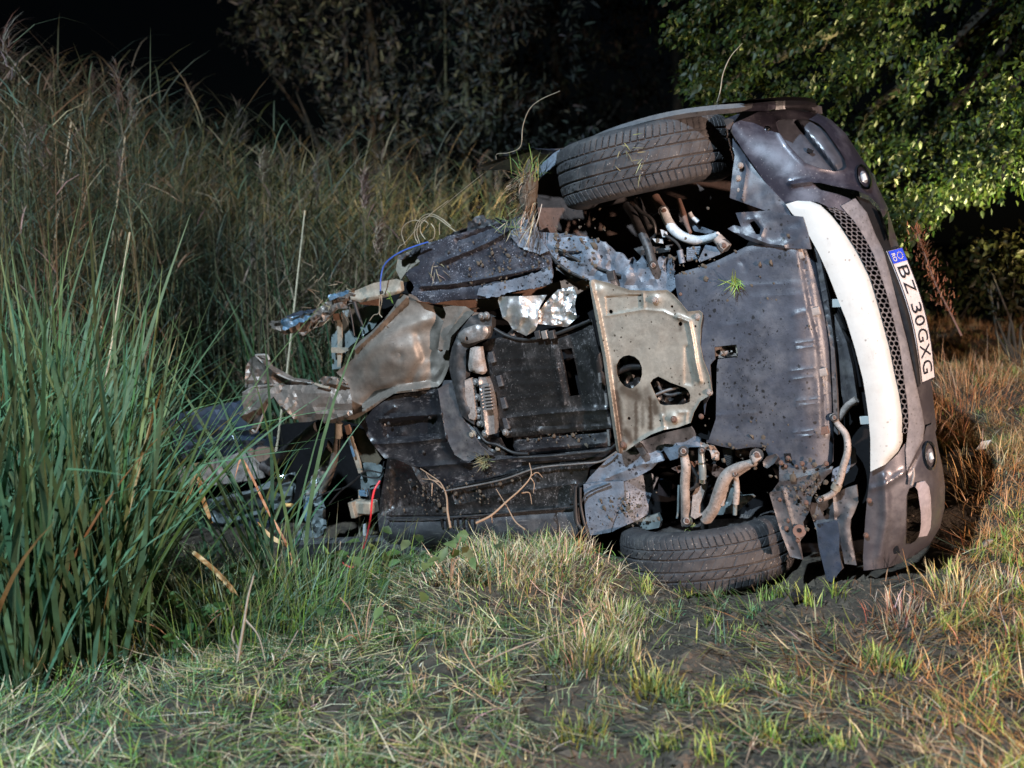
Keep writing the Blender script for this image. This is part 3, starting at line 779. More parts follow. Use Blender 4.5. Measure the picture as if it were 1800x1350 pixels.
# --- big heat shield of the rear floor, dented, torn at the left
heat_poly = [(705, 516), (716, 520), (735, 530), (790, 545), (850, 540), (858, 538), (833, 545), (807, 572), (789, 617), (792, 636), (785, 655), (777, 672), (767, 683), (730, 688), (692, 692), (670, 706), (656, 717), (625, 737), (608, 738), (602, 734), (622, 722), (617, 706), (606, 668), (591, 655), (606, 642), (622, 630), (625, 620), (622, 611), (634, 598), (652, 584), (674, 562), (690, 542)]
panel('heat_shield', heat_poly, m_heat, lambda p: -.03 + .055 * np.exp(-(((p[:, 0] - 690) / 62) ** 2 + ((p[:, 1] - 620) / 52) ** 2)) - .03 * np.clip((p[:, 0] - 740) / 40, 0, 1), .003,
      ridges=[([(625, 614), (655, 586), (690, 548), (712, 525)], .030, 5), ([(628, 640), (655, 610), (705, 575), (760, 560)], .012, 10), ([(735, 590), (745, 630), (725, 670)], -.014, 9), ([(612, 733), (640, 722), (670, 702), (700, 688), (765, 680)], .024, 5), ([(640, 708), (668, 690), (700, 676), (755, 668)], -.016, 6), (ZA((1640, 770), (1630, 920), (1560, 1050)), -.008, 3), (ZA((1490, 930), (1475, 1050)), -.006, 3), (ZA((1520, 770), (1490, 930)), .006, 3), ([(728, 690), (752, 676), (772, 650), (784, 620)], .012, 6)],
      bumps=[(699, 626, 8, -.016), (699, 626, 3.5, .012), (760, 640, 22, -.018), (660, 690, 20, -.02)], crumple=.011, cscale=.018, grid=4.2, seed=61, edge=(.006, 3))
bolt(775, 613, -.02, .008, m_rust)
panel('heat_shield_flange', ZA((1500, 740), (1660, 750), (1720, 790), (1560, 960), (1545, 1055), (1470, 1050), (1485, 930), (1525, 800)), m_heat, -.012, .004, ridges=[(ZA((1650, 770), (1530, 950), (1540, 1040)), .006, 3)], grid=5, seed=62, crumple=.004)
panel('warm_shade_strip', [(700, 515), (735, 520), (800, 528), (860, 526), (1040, 480), (1045, 500), (1010, 520), (880, 540), (850, 552), (790, 565), (735, 560), (710, 530)], m_orange, -.055, .01, crumple=.004, grid=8)  # brown strip paints the warm-lit shadow below the upper sill

# --- torn sheets hanging off its left end
panel('torn_flap', ZB((485, 262), (483, 215), (490, 140), (512, 100), (540, 76), (560, 90), (600, 74), (622, 100), (640, 140), (700, 172), (760, 206), (850, 218), (885, 242), (800, 250), (660, 245), (560, 262)), m_torn, .045, .003, ridges=[(ZB((545, 80), (640, 170), (750, 225), (850, 235)), .03, 4)], crumple=.020, cscale=.04, grid=6.5, seed=71, sharp=9)
panel('torn_flap', ZB((452, 412), (478, 390), (465, 340), (470, 290), (530, 256), (640, 240), (740, 248), (850, 240), (960, 242), (1068, 236), (1080, 290), (1088, 350), (1090, 412), (1040, 440), (1015, 462), (930, 462), (920, 436), (850, 455), (792, 458), (780, 440), (740, 438), (700, 400), (672, 350), (645, 312), (615, 340), (590, 400), (565, 470), (545, 520), (520, 526), (505, 500), (528, 480), (470, 440)), m_torn,
      lambda p: .06 + .04 * np.sin((p[:, 1] - 670) / 80 * math.pi), .003, ridges=[(ZB((620, 330), (645, 310), (670, 340), (760, 438)), .02, 4), (ZB((700, 255), (690, 285)), -.012, 3), (ZB((470, 420), (560, 380), (610, 320)), .02, 5), (ZB((930, 455), (1040, 420), (1085, 415)), .012, 4)], crumple=.014, cscale=.045, grid=6.0, seed=73, sharp=9)
panel('torn_flap', ZB((905, 215), (925, 198), (990, 200), (1065, 232), (1000, 244), (920, 240)), m_torn, .10, .003, crumple=.012, cscale=.08, grid=3, seed=74)
for pts, r_ in (([(450, 412), (500, 392), (560, 375), (600, 352), (640, 316)], .004), ([(645, 314), (690, 362), (720, 398), (770, 436)], .0045), ([(525, 500), (545, 512), (566, 470), (590, 405), (612, 350)], .005), ([(545, 82), (590, 125), (640, 170), (700, 200), (760, 222), (860, 236)], .0035), ([(545, 78), (605, 78), (622, 105)], .005), ([(905, 225), (960, 205), (1060, 236)], .004), ([(470, 290), (530, 258), (640, 243)], .0025)):
    tube('torn_edge', tp(ZB(*pts), .088 if pts[0][1] > 250 else .075), r_, m_bright, 6)
for x, y in ((932, 442), (980, 440), (1018, 438)):
    bolt(280 + x / 3.213, 600 + y / 3.213, .075, .006, m_arm)
tube('root_tuft', tp(ZB((880, 240), (920, 255), (960, 262)), .105), .006, m_tan, 6)

# --- torn rail on the upper side
panel('torn_rail', ZA((1160, 560), (1205, 575), (1215, 640), (1180, 662), (1080, 690), (930, 722), (860, 700), (850, 650), (900, 635), (1020, 585)), m_tan, .0, .02, ridges=[(ZA((870, 690), (930, 700), (1180, 640)), .014, 6)], crumple=.006, grid=4.5, seed=81)
panel('torn_rail', ZA((870, 630), (880, 700), (830, 745), (720, 800), (690, 830), (650, 880), (600, 900), (540, 940), (470, 930), (400, 948), (330, 910), (288, 872), (300, 850), (370, 850), (500, 800), (610, 770), (660, 740), (740, 680), (800, 650)), m_torn, .01, .02, crumple=.035, cscale=.07, grid=4.6, ragged=1.8, seed=83, sharp=8)
panel('door_skin_scrap', ZA((370, 862), (390, 835), (480, 800), (590, 775), (600, 805), (540, 850), (440, 895), (400, 915)), m_brightblue, .05, .003, crumple=.015, cscale=.08, grid=5, ragged=1.2, sharp=9, seed=84)
panel('door_skin_scrap', ZA((370, 840), (460, 790), (620, 765), (590, 790), (470, 815)), m_blue, .065, .003, crumple=.012, cscale=.08, grid=5, ragged=1.0, sharp=9, seed=85)
panel('door_skin_scrap', ZA((700, 672), (760, 660), (850, 635), (840, 660), (760, 690), (715, 710)), m_brightblue, .05, .003, crumple=.012, cscale=.08, grid=5, ragged=1.0, sharp=9, seed=86)
panel('rail_bracket', ZA((735, 800), (790, 795), (790, 840), (740, 850)), m_orange, -.01, .01, grid=4)
panel('rail_bracket', ZA((890, 700), (1060, 690), (1050, 745), (930, 735)), m_orange, -.03, .01, grid=5)
tube('torn_strut', tp(ZA((885, 715), (910, 800), (945, 885)), .02), [.009, .008, .004], m_blackw)
tube('torn_strut', tp(ZA((850, 750), (870, 850), (885, 955)), .02), .004, m_blackw)
panel('door_pillar', ZA((724, 860), (745, 800), (800, 790), (830, 850), (870, 960), (900, 990), (850, 1030), (810, 1100), (790, 1180), (730, 1190), (724, 1000)), m_greygreen, -.06, .01, holes=[[(400 + (735 + 12 * math.cos(a)) / 3.971, 350 + (1135 + 22 * math.sin(a)) / 3.971) for a in np.arange(8) * math.pi / 4], [(400 + (736 + 8 * math.cos(a)) / 3.971, 350 + (885 + 12 * math.sin(a)) / 3.971) for a in np.arange(8) * math.pi / 4]], crumple=.006, grid=4, seed=87)
panel('door_pillar', ZA((800, 780), (1060, 730), (1085, 800), (1020, 900), (900, 985), (840, 900)), m_greygreen, -.09, .01, crumple=.008, grid=6, seed=88)
panel('pillar_seam', ZA((760, 820), (792, 800), (800, 1000), (790, 1170), (765, 1175), (768, 1000)), m_tan, -.035, .006, crumple=.003, grid=4)
panel('pillar_seam', ZA((722, 1035), (840, 1038), (842, 1060), (800, 1075), (724, 1072)), m_tan, -.025, .006, grid=4)
tube('blue_cable', tp(ZA((1400, 300), (1330, 322), (1240, 355), (1150, 405), (1090, 470), (1070, 560), (1068, 650)), .045), .0034, m_bluew, 8)
tube('cable_tail', tp(ZA((1068, 650), (1060, 720), (1055, 795), (1020, 810), (990, 850)), .05), .0018, m_wire, 6)
tube('cable_tail', tp(ZA((1072, 650), (1076, 720), (1060, 795), (1080, 825)), .05), .0018, m_wire, 6)
cbox('cable_plug', 400 + 1074 / 3.971, 350 + 652 / 3.971, .05, .006, .006, .006, m_blackw)
for pts in ([(1240, 320), (1215, 240), (1235, 180), (1300, 148), (1345, 155)], [(1330, 310), (1305, 250), (1320, 170), (1370, 115), (1430, 105), (1500, 140), (1560, 190)], [(1345, 315), (1322, 240), (1340, 160), (1400, 120), (1460, 130), (1530, 180), (1590, 225)], [(1380, 280), (1345, 220), (1360, 150), (1400, 170), (1385, 200)], [(1405, 290), (1440, 270), (1445, 210), (1420, 170)], [(1480, 250), (1478, 200), (1480, 165)], [(1180, 380), (1200, 330), (1240, 300), (1400, 120), (1540, 10)]):
    tube('loose_wire', tp(ZA(*pts), .03), .0016, m_wire, 6)
tube('loose_wire', tp([(770, 371), (800, 345), (850, 305), (890, 278)], .0), .0010, m_wire, 6)
tube('loose_wire', tp(ZE((-110, 480), (-105, 440), (-20, 430), (60, 385), (75, 250), (120, 130), (200, 60), (335, 0)), .02), [.0008, .0011, .0011, .0014, .0018, .0017, .0014, .0010], m_wire, 6)
tube('aerial_whip', tp([(1260, 180), (1266, 160), (1271, 130), (1284, 100), (1305, 76)], -.25), [.0016, .002, .002, .0017, .001], m_wire, 6, label='thin pale whip sticking up from the upper wing')

# --- upper floor, scraped black underseal with a torn end
fl = ZC((52, 595), (80, 560), (165, 515), (172, 490), (150, 462), (200, 372), (300, 330), (400, 292), (570, 250), (740, 210), (900, 158), (1062, 80), (1075, 170), (1110, 290), (1150, 350), (1192, 410), (1216, 500), (1222, 620), (1150, 690), (1000, 718), (860, 738), (790, 775), (700, 782), (560, 790), (450, 800), (330, 815), (280, 830), (240, 815), (170, 805), (140, 770), (100, 742), (125, 690), (90, 640))
panel('floor_panel', fl, m_tar, .012, .006, ridges=[(ZC((330, 500), (560, 410), (740, 330), (920, 220)), .016, 4), (ZC((180, 690), (400, 675), (680, 630), (900, 590), (1100, 545)), .014, 3), (ZC((470, 330), (720, 240), (880, 190)), -.014, 4), (ZC((200, 720), (600, 680), (880, 620), (1120, 570)), -.012, 4)], crumple=.006, cscale=.03, grid=4.5, ragged=.5, seed=91, edge=(-.004, 3))
panel('floor_flange', ZC((640, 700), (880, 640), (1100, 580), (1200, 540), (1222, 600), (1215, 660), (1150, 692), (1000, 718), (860, 738), (800, 772), (700, 782), (620, 760)), m_bluepan, .022, .004, crumple=.008, cscale=.05, grid=4.5, seed=92, ragged=1.0)
panel('floor_flange', ZC((900, 165), (1062, 78), (1078, 170), (1112, 290), (1190, 410), (1120, 440), (960, 380), (880, 300)), m_bluepan, .020, .004, crumple=.012, cscale=.05, grid=4.5, seed=93, ragged=.8)
panel('upper_sill', ZC((-5, 455), (80, 415), (180, 372), (290, 330), (400, 285), (440, 255), (530, 230), (560, 175), (600, 145), (640, 128), (660, 160), (700, 165), (740, 180), (760, 150), (860, 190), (1000, 120), (1062, 78), (1010, 150), (900, 200), (740, 240), (560, 285), (390, 330), (190, 395), (60, 470), (0, 478)), m_sill, -.02, .03, crumple=.018, cscale=.07, grid=5, ragged=1.6, sharp=12, seed=94)
panel('sill_inside', ZC((0, 450), (190, 370), (200, 480), (160, 500), (60, 580), (20, 640), (-20, 560)), m_tan, -.05, .006, crumple=.01, grid=6, seed=95)

# --- lower floor: stepped black cladding
lf = ZD((115, 520), (150, 490), (205, 425), (270, 380), (330, 345), (480, 320), (610, 300), (660, 270), (700, 260), (730, 350), (750, 450), (800, 530), (840, 590), (890, 665), (960, 720), (1110, 728), (1300, 716), (1500, 696), (1700, 672), (1700, 700), (1640, 760), (1560, 800), (1240, 800), (1000, 850), (820, 900), (640, 930), (590, 860), (540, 812), (480, 792), (350, 742), (275, 742), (230, 690), (190, 640), (160, 590), (140, 550))
panel('floor_cladding', lf, m_black2, lambda p: -.02 + .0 * p[:, 0], .008, ridges=[(ZD((240, 492), (420, 475), (630, 460)), .014, 4), (ZD((210, 650), (420, 640), (660, 612)), .014, 4), (ZD((612, 310), (632, 440), (660, 600), (720, 720), (800, 770)), .022, 6), (ZD((270, 460), (330, 420)), .012, 4), (ZD((480, 795), (800, 770), (1100, 738), (1690, 690)), .012, 4), (ZD((160, 590), (230, 690), (280, 740)), .014, 4), (ZD((330, 365), (480, 345), (600, 330)), .008, 5)],
      emboss=[(ZD((250, 500), (610, 470), (640, 600), (280, 630)), -.022, 5)], bumps=[(600 + 385 / 3.6, 600 + 575 / 3.6, 5, .012)], crumple=.006, cscale=.025, grid=4.5, seed=101)
panel('tunnel_edge', ZD((612, 300), (660, 272), (700, 258), (726, 340), (745, 440), (780, 510), (830, 580), (880, 660), (960, 720), (880, 720), (800, 770), (720, 720), (660, 600), (632, 440)), m_liner, .002, .006, crumple=.004, grid=4.5, seed=102, edge=(.004, 3))
lf2 = ZD((292, 738), (350, 748), (470, 800), (545, 850), (640, 935), (800, 905), (1000, 862), (1230, 785), (1400, 770), (1530, 762), (1562, 800), (1558, 850), (1540, 905), (1495, 925), (1482, 1055), (1200, 1070), (900, 1085), (650, 1105), (300, 1115), (240, 1090), (245, 1000), (270, 860))
panel('floor_cladding', lf2, m_black, -.012, .02, ridges=[(ZD((300, 750), (270, 900), (250, 1080)), .014, 7), (ZD((340, 745), (430, 770), (470, 850), (510, 910)), .016, 6), (ZD((640, 940), (1000, 870), (1230, 795)), .016, 5), (ZD((720, 1040), (1000, 970), (1480, 900)), .008, 4), (ZD((690, 940), (720, 1030)), .008, 3), (ZD((770, 940), (790, 990)), .006, 3), (ZD((240, 1100), (700, 1095), (1480, 1055)), .012, 5)], emboss=[(ZD((320, 790), (440, 800), (540, 960), (560, 1080), (300, 1080)), -.02, 8)], crumple=.006, cscale=.025, grid=5, seed=103)
panel('sill_cover', ZD((228, 1090), (300, 1120), (700, 1110), (1200, 1075), (1488, 1060), (1500, 1215), (1460, 1260), (1300, 1300), (600, 1330), (340, 1325), (290, 1270), (240, 1200)), m_sill, lambda p: .012 - .10 * np.clip((p[:, 1] - 930) / 45, 0, 1) ** 2, .02, ridges=[(ZD((300, 1130), (800, 1120), (1490, 1075)), -.010, 4)], crumple=.004, grid=5, seed=104)
for i in range(6):
    cbox('drain_louvre', 600 + (640 + i * 34) / 3.6, 600 + (1148 + (i % 2) * 4) / 3.6, .014, .0042, .020, .008, m_black, -.05)
cbox('drain_louvre', 600 + 850 / 3.6, 600 + 1165 / 3.6, .010, .0035, .026, .008, m_black, -.1)
panel('lower_rail', ZB((735, 1142), (800, 1130), (1000, 1122), (1230, 1108), (1290, 1150), (1500, 1190), (1460, 1290), (1300, 1310), (1050, 1320), (880, 1310), (770, 1300), (740, 1230)), m_sill, lambda p: .0 - .08 * np.clip((p[:, 1] - 965) / 40, 0, 1) ** 2, .04, ridges=[(ZB((740, 1150), (1000, 1140), (1240, 1130)), .010, 4), (ZB((800, 1160), (790, 1290)), .008, 3)], crumple=.008, grid=5, seed=105)
tube('black_seam', tp(ZH((45, 378), (42, 480), (50, 600), (90, 660), (112, 735)), .02), [.006, .009, .009, .008, .006], m_blackw)
tube('black_seam', tp(ZH((72, 385), (75, 500), (100, 620), (122, 700)), .025), .006, m_blackw)

# --- pipes, looms and fixings of the floor
tube('brake_pipe', tp(ZD((300, 1130), (620, 1120), (900, 1098), (1200, 1070), (1480, 1040), (1560, 960), (1700, 900)), .016), .0035, m_dark_steel, 6)
tube('brake_pipe', tp(ZD((640, 950), (1000, 880), (1240, 802), (1500, 775), (1640, 760), (1740, 700)), .012), .0035, m_cast, 6)
tube('fuel_pipe', tp(ZD((1120, 735), (1300, 728), (1520, 705), (1680, 690), (1740, 650)), .008), .005, m_dark_steel, 8)
tube('wiring_loom', tp(ZL((330, 1120), (420, 1240), (520, 1270), (640, 1330), (760, 1340)), -.004), .006, m_blackw, 8)
tube('wiring_loom', tp(ZC((720, 1000), (860, 1080), (1000, 1110), (1200, 1080), (1400, 1010), (1520, 960)), -.012), .007, m_blackw, 8)
tube('wiring_loom', tp(ZC((1110, 300), (1200, 440), (1330, 560), (1500, 640)), .0), .006, m_blackw, 8)
tube('wiring_loom', tp(ZE((300, 1090), (480, 1190), (640, 1250), (760, 1290)), .004), .005, m_blackw, 8)
for i in range(3):
    cbox('loom_connector', *ZC((1110 + i * 55, 1072))[0], -.004, .012, .016, .010, m_cast if i == 1 else m_dark_steel, .1)
for x, y in ((310, 800), (440, 880), (600, 1060), (1000, 1000), (1230, 850), (1440, 800), (1450, 1020), (700, 900), (300, 520), (560, 480), (520, 700)):
    bolt(600 + x / 3.6, 600 + y / 3.6, .006 if y > 780 else -.014, .0055, m_dark_steel)
for x, y in ((700, 330), (900, 260), (1000, 430), (800, 560), (560, 600), (400, 420), (1150, 620)):
    bolt(700 + x / 4.5, 350 + y / 4.5, .016, .005, m_dark_steel)
# coil springs and drive shafts in the wheel wells
def coil(name, a, b2, rad, turns, wire, mat):
    A, B = P([a[:2]], a[2])[0], P([b2[:2]], b2[2])[0]
    ax = B - A; L = np.linalg.norm(ax); ax /= L
    s1 = np.cross(ax, [0, 0, 1.0]); s1 /= np.linalg.norm(s1); s2 = np.cross(ax, s1)
    tt = np.linspace(0, 1, turns * 14)
    pts = A + ax * (tt * L)[:, None] + rad * (np.cos(tt * turns * 6.283)[:, None] * s1 + np.sin(tt * turns * 6.283)[:, None] * s2)
    link(name, tube_mesh(name, pts, wire, 6), mat, car)
coil('coil_spring', (1165, 370, -.25), (1180, 470, -.20), .055, 6, .007, m_dark_steel)
coil('coil_spring', (1232, 800, -.22), (1225, 920, -.25), .055, 6, .007, m_dark_steel)
tube('drive_shaft', tp([(1120, 350), (1150, 420), (1170, 480)], [-.2, -.14, -.1]), .014, m_dark_steel, 10)
tube('drive_shaft', tp([(1240, 930), (1228, 860), (1218, 790)], [-.2, -.14, -.1]), .014, m_dark_steel, 10)
tube('brake_hose', tp(ZE((930, 1060), (1000, 1000), (980, 900), (900, 840), (860, 800)), -.04), .006, m_blackw, 8)
tube('brake_hose', tp(ZN((250, 420), (330, 560), (370, 640), (330, 760), (260, 800)), .0), .006, m_blackw, 8)
tube('brake_hose', tp(ZE((1060, 1000), (1150, 1060), (1180, 1130), (1120, 1180)), -.01), .005, m_blackw, 8)
# caked mud on the underside: lumps scattered over the sheets
def mud_cake():
    r = np.random.default_rng(44); V = []; F = []; n0 = 0
    zones = [((1000, 420), 50, 40, 70, .012), ((880, 470), 80, 35, 110, .018), ((1230, 490), 60, 60, 70, .016), ((1320, 760), 60, 40, 90, .016), ((1420, 860), 40, 50, 80, .03), ((1100, 890), 40, 30, 70, .006), ((780, 870), 120, 30, 120, .004), ((980, 760), 70, 20, 50, -.03), ((1330, 600), 70, 120, 90, .024)]
    for (cx, cy), sx, sy, n, w in zones:
        for k in range(n):
            p = P([(cx + r.normal(0, sx * .6), cy + r.normal(0, sy * .6))], w)[0]
            s = r.gamma(2, .0016) + .0015
            q = np.array([(1, 0, 0), (.3, .9, 0), (-.8, .6, 0), (-.7, -.7, 0), (.4, -.9, 0), (0, 0, .7)]) * s * r.uniform(.6, 1.3, (6, 1))
            V.append(q + p); F += [(n0 + j, n0 + (j + 1) % 5, n0 + 5) for j in range(5)]; n0 += 6
    link('caked_mud', mesh_from('caked_mud', np.vstack(V), F, True, 60), m_dirt, car, kind='stuff')
mud_cake()
def joint(px, py, w, r):
    tube('rubber_bush', [(px, py, w - .022), (px, py, w + .020)], r, m_blackw, 14, smooth=False)
    tube('bush_sleeve', [(px, py, w + .020), (px, py, w + .026)], r * .55, m_cast, 12, smooth=False)
    bolt(px, py, w + .026, r * .30, m_rust)
for q, w_, r_ in ((ZE((1478, 1078))[0], .004, .022), (ZN((168, 262))[0], .014, .019), (ZN((1190, 318))[0], .012, .024), (ZN((888, 575))[0], .004, .012), (ZE((985, 1215))[0], .012, .016), (ZK((448, 208))[0], -.03, .013), (ZK((352, 766))[0], .008, .013), (ZN((215, 1235))[0], -.03, .022), (ZE((1060, 838))[0], -.07, .020), (ZN((425, 250))[0], .004, .013)):
    joint(q[0], q[1], w_, r_)

# --- pieces round the lower wheel
panel('wheel_arch_skirt', ZH((92, 365), (200, 350), (345, 345), (352, 440), (330, 500), (308, 540), (285, 600), (265, 668), (200, 680), (125, 690), (108, 600), (98, 480)), m_bluepan, .002, .006, ridges=[(ZH((350, 440), (310, 540), (268, 660)), -.008, 3)], crumple=.006, cscale=.03, grid=5, seed=111)
panel('wheel_arch_skirt', ZH((352, 350), (430, 310), (520, 296), (565, 322), (530, 400), (505, 480), (500, 555), (420, 600), (340, 632), (268, 668), (290, 600), (315, 535), (345, 480)), m_bluepan, lambda p: -.01 - .10 * np.clip((p[:, 0] - 1100) / 55, 0, 1), .006, crumple=.008, cscale=.03, grid=5, seed=112)
panel('hub_carrier', ZH((400, 600), (560, 550), (580, 600), (570, 640), (480, 655), (350, 640)), m_greygreen, -.06, .02, crumple=.008, grid=5)
panel('strut_tower', ZH((570, 330), (650, 345), (640, 450), (560, 430)), m_blue, -.22, .01, crumple=.004, grid=8)
panel('hub_carrier', ZN((740, 760), (840, 750), (960, 900), (1100, 890), (1140, 920), (900, 1120), (700, 1150), (560, 1150), (640, 1080), (760, 1000)), m_greygreen, -.10, .03, crumple=.012, cscale=.06, grid=4, seed=113)
tube('suspension_arm', tp(ZN((165, 245), (190, 380), (205, 500), (190, 700), (195, 900), (205, 1080), (215, 1290)), [.02, .02, .02, .01, .0, -.02, -.04]), [.013, .016, .017, .0175, .0165, .019, .020], m_arm, 12)
tube('drop_link', tp(ZN((105, 740), (100, 900), (95, 1100), (80, 1200)), -.02), .0045, m_greygreen)
tube('damper', tp(ZN((415, 260), (425, 400), (435, 520), (440, 700)), [.01, .01, .01, .0]), [.010, .0125, .0135, .0125], m_greygreen, 12)
tube('damper_collar', tp(ZN((424, 412), (426, 440)), .01), .0145, m_chrome, 12, smooth=False)
tube('damper_collar', tp(ZN((440, 650), (441, 700)), .002), .014, m_chrome, 12, smooth=False)
panel('knuckle_plate', ZN((300, 860), (340, 790), (420, 740), (490, 700), (470, 800), (440, 900), (390, 1020), (385, 1130), (420, 1160), (330, 1210), (270, 1170), (280, 1080)), m_arm, -.01, .02, crumple=.006, grid=3.5, seed=114)
tube('lower_control_arm', tp(ZN((1190, 300), (1180, 400), (1080, 440), (960, 480), (820, 560), (740, 660), (690, 780), (640, 920), (590, 1060), (480, 1210)), [.01, .012, .015, .015, .012, .008, .0, -.01, -.02, -.04]), [.012, .015, .014, .017, .021, .023, .023, .0225, .022, .024], m_arm, 14)
tube('lower_control_arm_flange', tp(ZN((1090, 480), (960, 560), (860, 640), (790, 760), (740, 900), (700, 1010)), -.015), [.008, .009, .010, .012, .012, .010], m_arm, 10)
tube('arm_bush', tp(ZN((1160, 300), (1200, 380), (1215, 400)), .022), [.020, .022, .018], m_arm, 14)
tube('track_rod', tp(ZN((890, 570), (910, 700), (918, 840)), .0), [.0095, .010, .010], m_arm)
tube('track_rod', tp(ZN((910, 840), (900, 1000)), .0), .0115, m_arm, smooth=False)
tube('track_rod', tp(ZN((892, 1000), (888, 1150)), -.01), .0075, m_greygreen, smooth=False)
for i in range(9):
    tube('gaiter', tp(ZN((725 + i * 8, 250 + i * 26), (860 - i * 2, 225 + i * 24)), -.03), .008, m_blackw, 8, smooth=False)
panel('rusty_bracket', ZN((395, 130), (470, 170), (590, 190), (660, 290), (655, 390), (570, 385), (530, 250), (420, 215)), m_arm, -.015, .008, crumple=.02, cscale=.07, grid=3, ragged=.5, seed=115)
panel('rusty_bracket', ZN((0, 500), (120, 470), (150, 420), (290, 400), (360, 400), (300, 560), (160, 540), (90, 570)), m_rust, -.03, .008, crumple=.02, cscale=.07, grid=3, ragged=.5, seed=116)
panel('rusty_bracket', ZN((880, 260), (1000, 210), (1170, 215), (1110, 290), (1060, 340), (970, 370), (900, 330)), m_rust, -.02, .008, crumple=.02, cscale=.07, grid=3, ragged=.5, seed=117)
panel('rusty_bracket', ZN((480, 470), (600, 450), (740, 520), (700, 590), (640, 640), (540, 560)), m_rust, -.04, .008, crumple=.02, cscale=.07, grid=3, ragged=.5, seed=118)
panel('bracket_ear', ZN((1275, 410), (1330, 340), (1450, 300), (1490, 340), (1440, 430), (1340, 505), (1290, 480)), m_liner, .025, .01, edge=(.008, 3), grid=3, seed=119)

# --- arms under the upper wheel
tube('upper_control_arm', tp(ZE((1055, 825), (1085, 900), (1130, 970), (1200, 1020), (1290, 1042), (1370, 1030), (1440, 1005)), [-.06, -.05, -.04, -.03, -.02, -.01, .0]), [.017, .017, .018, .0175, .016, .014, .012], m_white_arm, 14)
tube('upper_control_arm_root', tp(ZE((1000, 740), (1030, 790), (1060, 835)), [-.12, -.10, -.06]), .016, m_rust, 12)  # red-brown here paints the arm's warm shade close to the tyre
tube('arm_bush', tp(ZE((1432, 1025), (1500, 1098)), .012), [.018, .020], m_arm, 14, smooth=False)
tube('strut_leg', tp(ZE((800, 800), (850, 870), (890, 960), (950, 1090), (985, 1220)), [-.14, -.08, -.04, .0, .018]), [.016, .016, .016, .016, .0175], m_dark_steel, 10)
tube('track_rod', tp(ZE((1165, 760), (1195, 850), (1220, 930), (1245, 990)), [-.1, -.06, -.04, -.02]), [.008, .010, .008, .006], m_rust)
tube('track_rod', tp(ZE((1240, 850), (1260, 880), (1300, 915)), -.08), .008, m_white_arm)
panel('arm_bracket', ZE((1300, 1180), (1350, 1075), (1420, 1090), (1480, 1120), (1450, 1140), (1310, 1195)), m_bluepan, .0, .01, holes=[[(900 + (1352 + 13 * math.cos(a)) / 3.971, 160 + (1145 + 13 * math.sin(a)) / 3.971) for a in np.arange(8) * math.pi / 4]], grid=3, crumple=.004)
panel('arm_bracket', ZE((1160, 850), (1230, 860), (1300, 940), (1420, 985), (1380, 1000), (1280, 980), (1180, 930)), m_bluepan, -.10, .01, crumple=.008, grid=5)
for i in range(6):
    tube('gaiter', tp(ZE((1225, 1105 + i * 14), (1320 - i * 4, 1095 + i * 14)), -.02), .0075, m_bluepan, 8, smooth=False)
tube('damper', tp(ZE((1170, 1110), (1190, 1200)), -.01), .011, m_bluepan, 10, smooth=False)
panel('bracket_scrap', ZE((1035, 965), (1080, 985), (1085, 1020), (1050, 1020)), m_white_arm, -.03, .006, grid=4)
panel('bracket_scrap', ZE((980, 1030), (1050, 1035), (1055, 1065), (1000, 1055)), m_white_arm, -.03, .006, grid=4)
panel('bracket_scrap', ZE((940, 880), (990, 900), (1010, 950), (970, 930)), m_dark_steel, -.05, .01, grid=4)
panel('bracket_scrap', ZE((850, 1100), (930, 1075), (1000, 1090), (1120, 1070), (1100, 1120), (900, 1150)), m_dark_steel, -.05, .01, crumple=.02, grid=5)

# --- gap behind the skid plate: beam, hose, pieces
panel('bumper_beam', ZJ((438, 662), (500, 640), (560, 760), (620, 900), (665, 1090), (690, 1250), (706, 1360), (702, 1410), (600, 1400), (575, 1290), (540, 1100), (490, 880)), m_liner, -.07, .03, ridges=[(ZJ((470, 660), (560, 920), (610, 1200), (640, 1380)), .014, 5)], crumple=.003, grid=5, seed=121)
panel('bumper_beam', ZJ((520, 620), (560, 680), (690, 1000), (740, 1260), (700, 1260), (620, 900)), m_void, -.11, .02, grid=8)  # black backing that paints the gap dark, not another beam
tube('coolant_hose', tp(ZK((600, 85), (540, 130), (480, 215)), -.06), .012, m_arm)
tube('coolant_hose', tp(ZK((430, 190), (470, 250), (525, 320), (540, 390), (535, 460), (510, 540), (490, 620), (462, 690), (420, 735), (350, 765)), [-.03, -.02, -.01, .0, .0, .0, .0, .0, .0, .01]), [.010, .0105, .011, .011, .0115, .0115, .012, .012, .011, .010], m_arm, 12)
tube('hose_clamp', tp(ZK((472, 660), (455, 695)), .001), .0165, m_tan, 12, smooth=False)
panel('duct_panel', ZK((560, 405), (590, 420), (600, 510), (560, 560), (470, 640), (430, 640), (440, 560), (520, 520)), m_bluepan, -.05, .008, crumple=.006, grid=5)
cbox('white_tab', *ZJ((545, 598))[0], -.01, .014, .013, .004, m_white, -.1)
cbox('white_tab', *ZK((655, 226))[0], -.01, .014, .013, .004, m_white, .0)

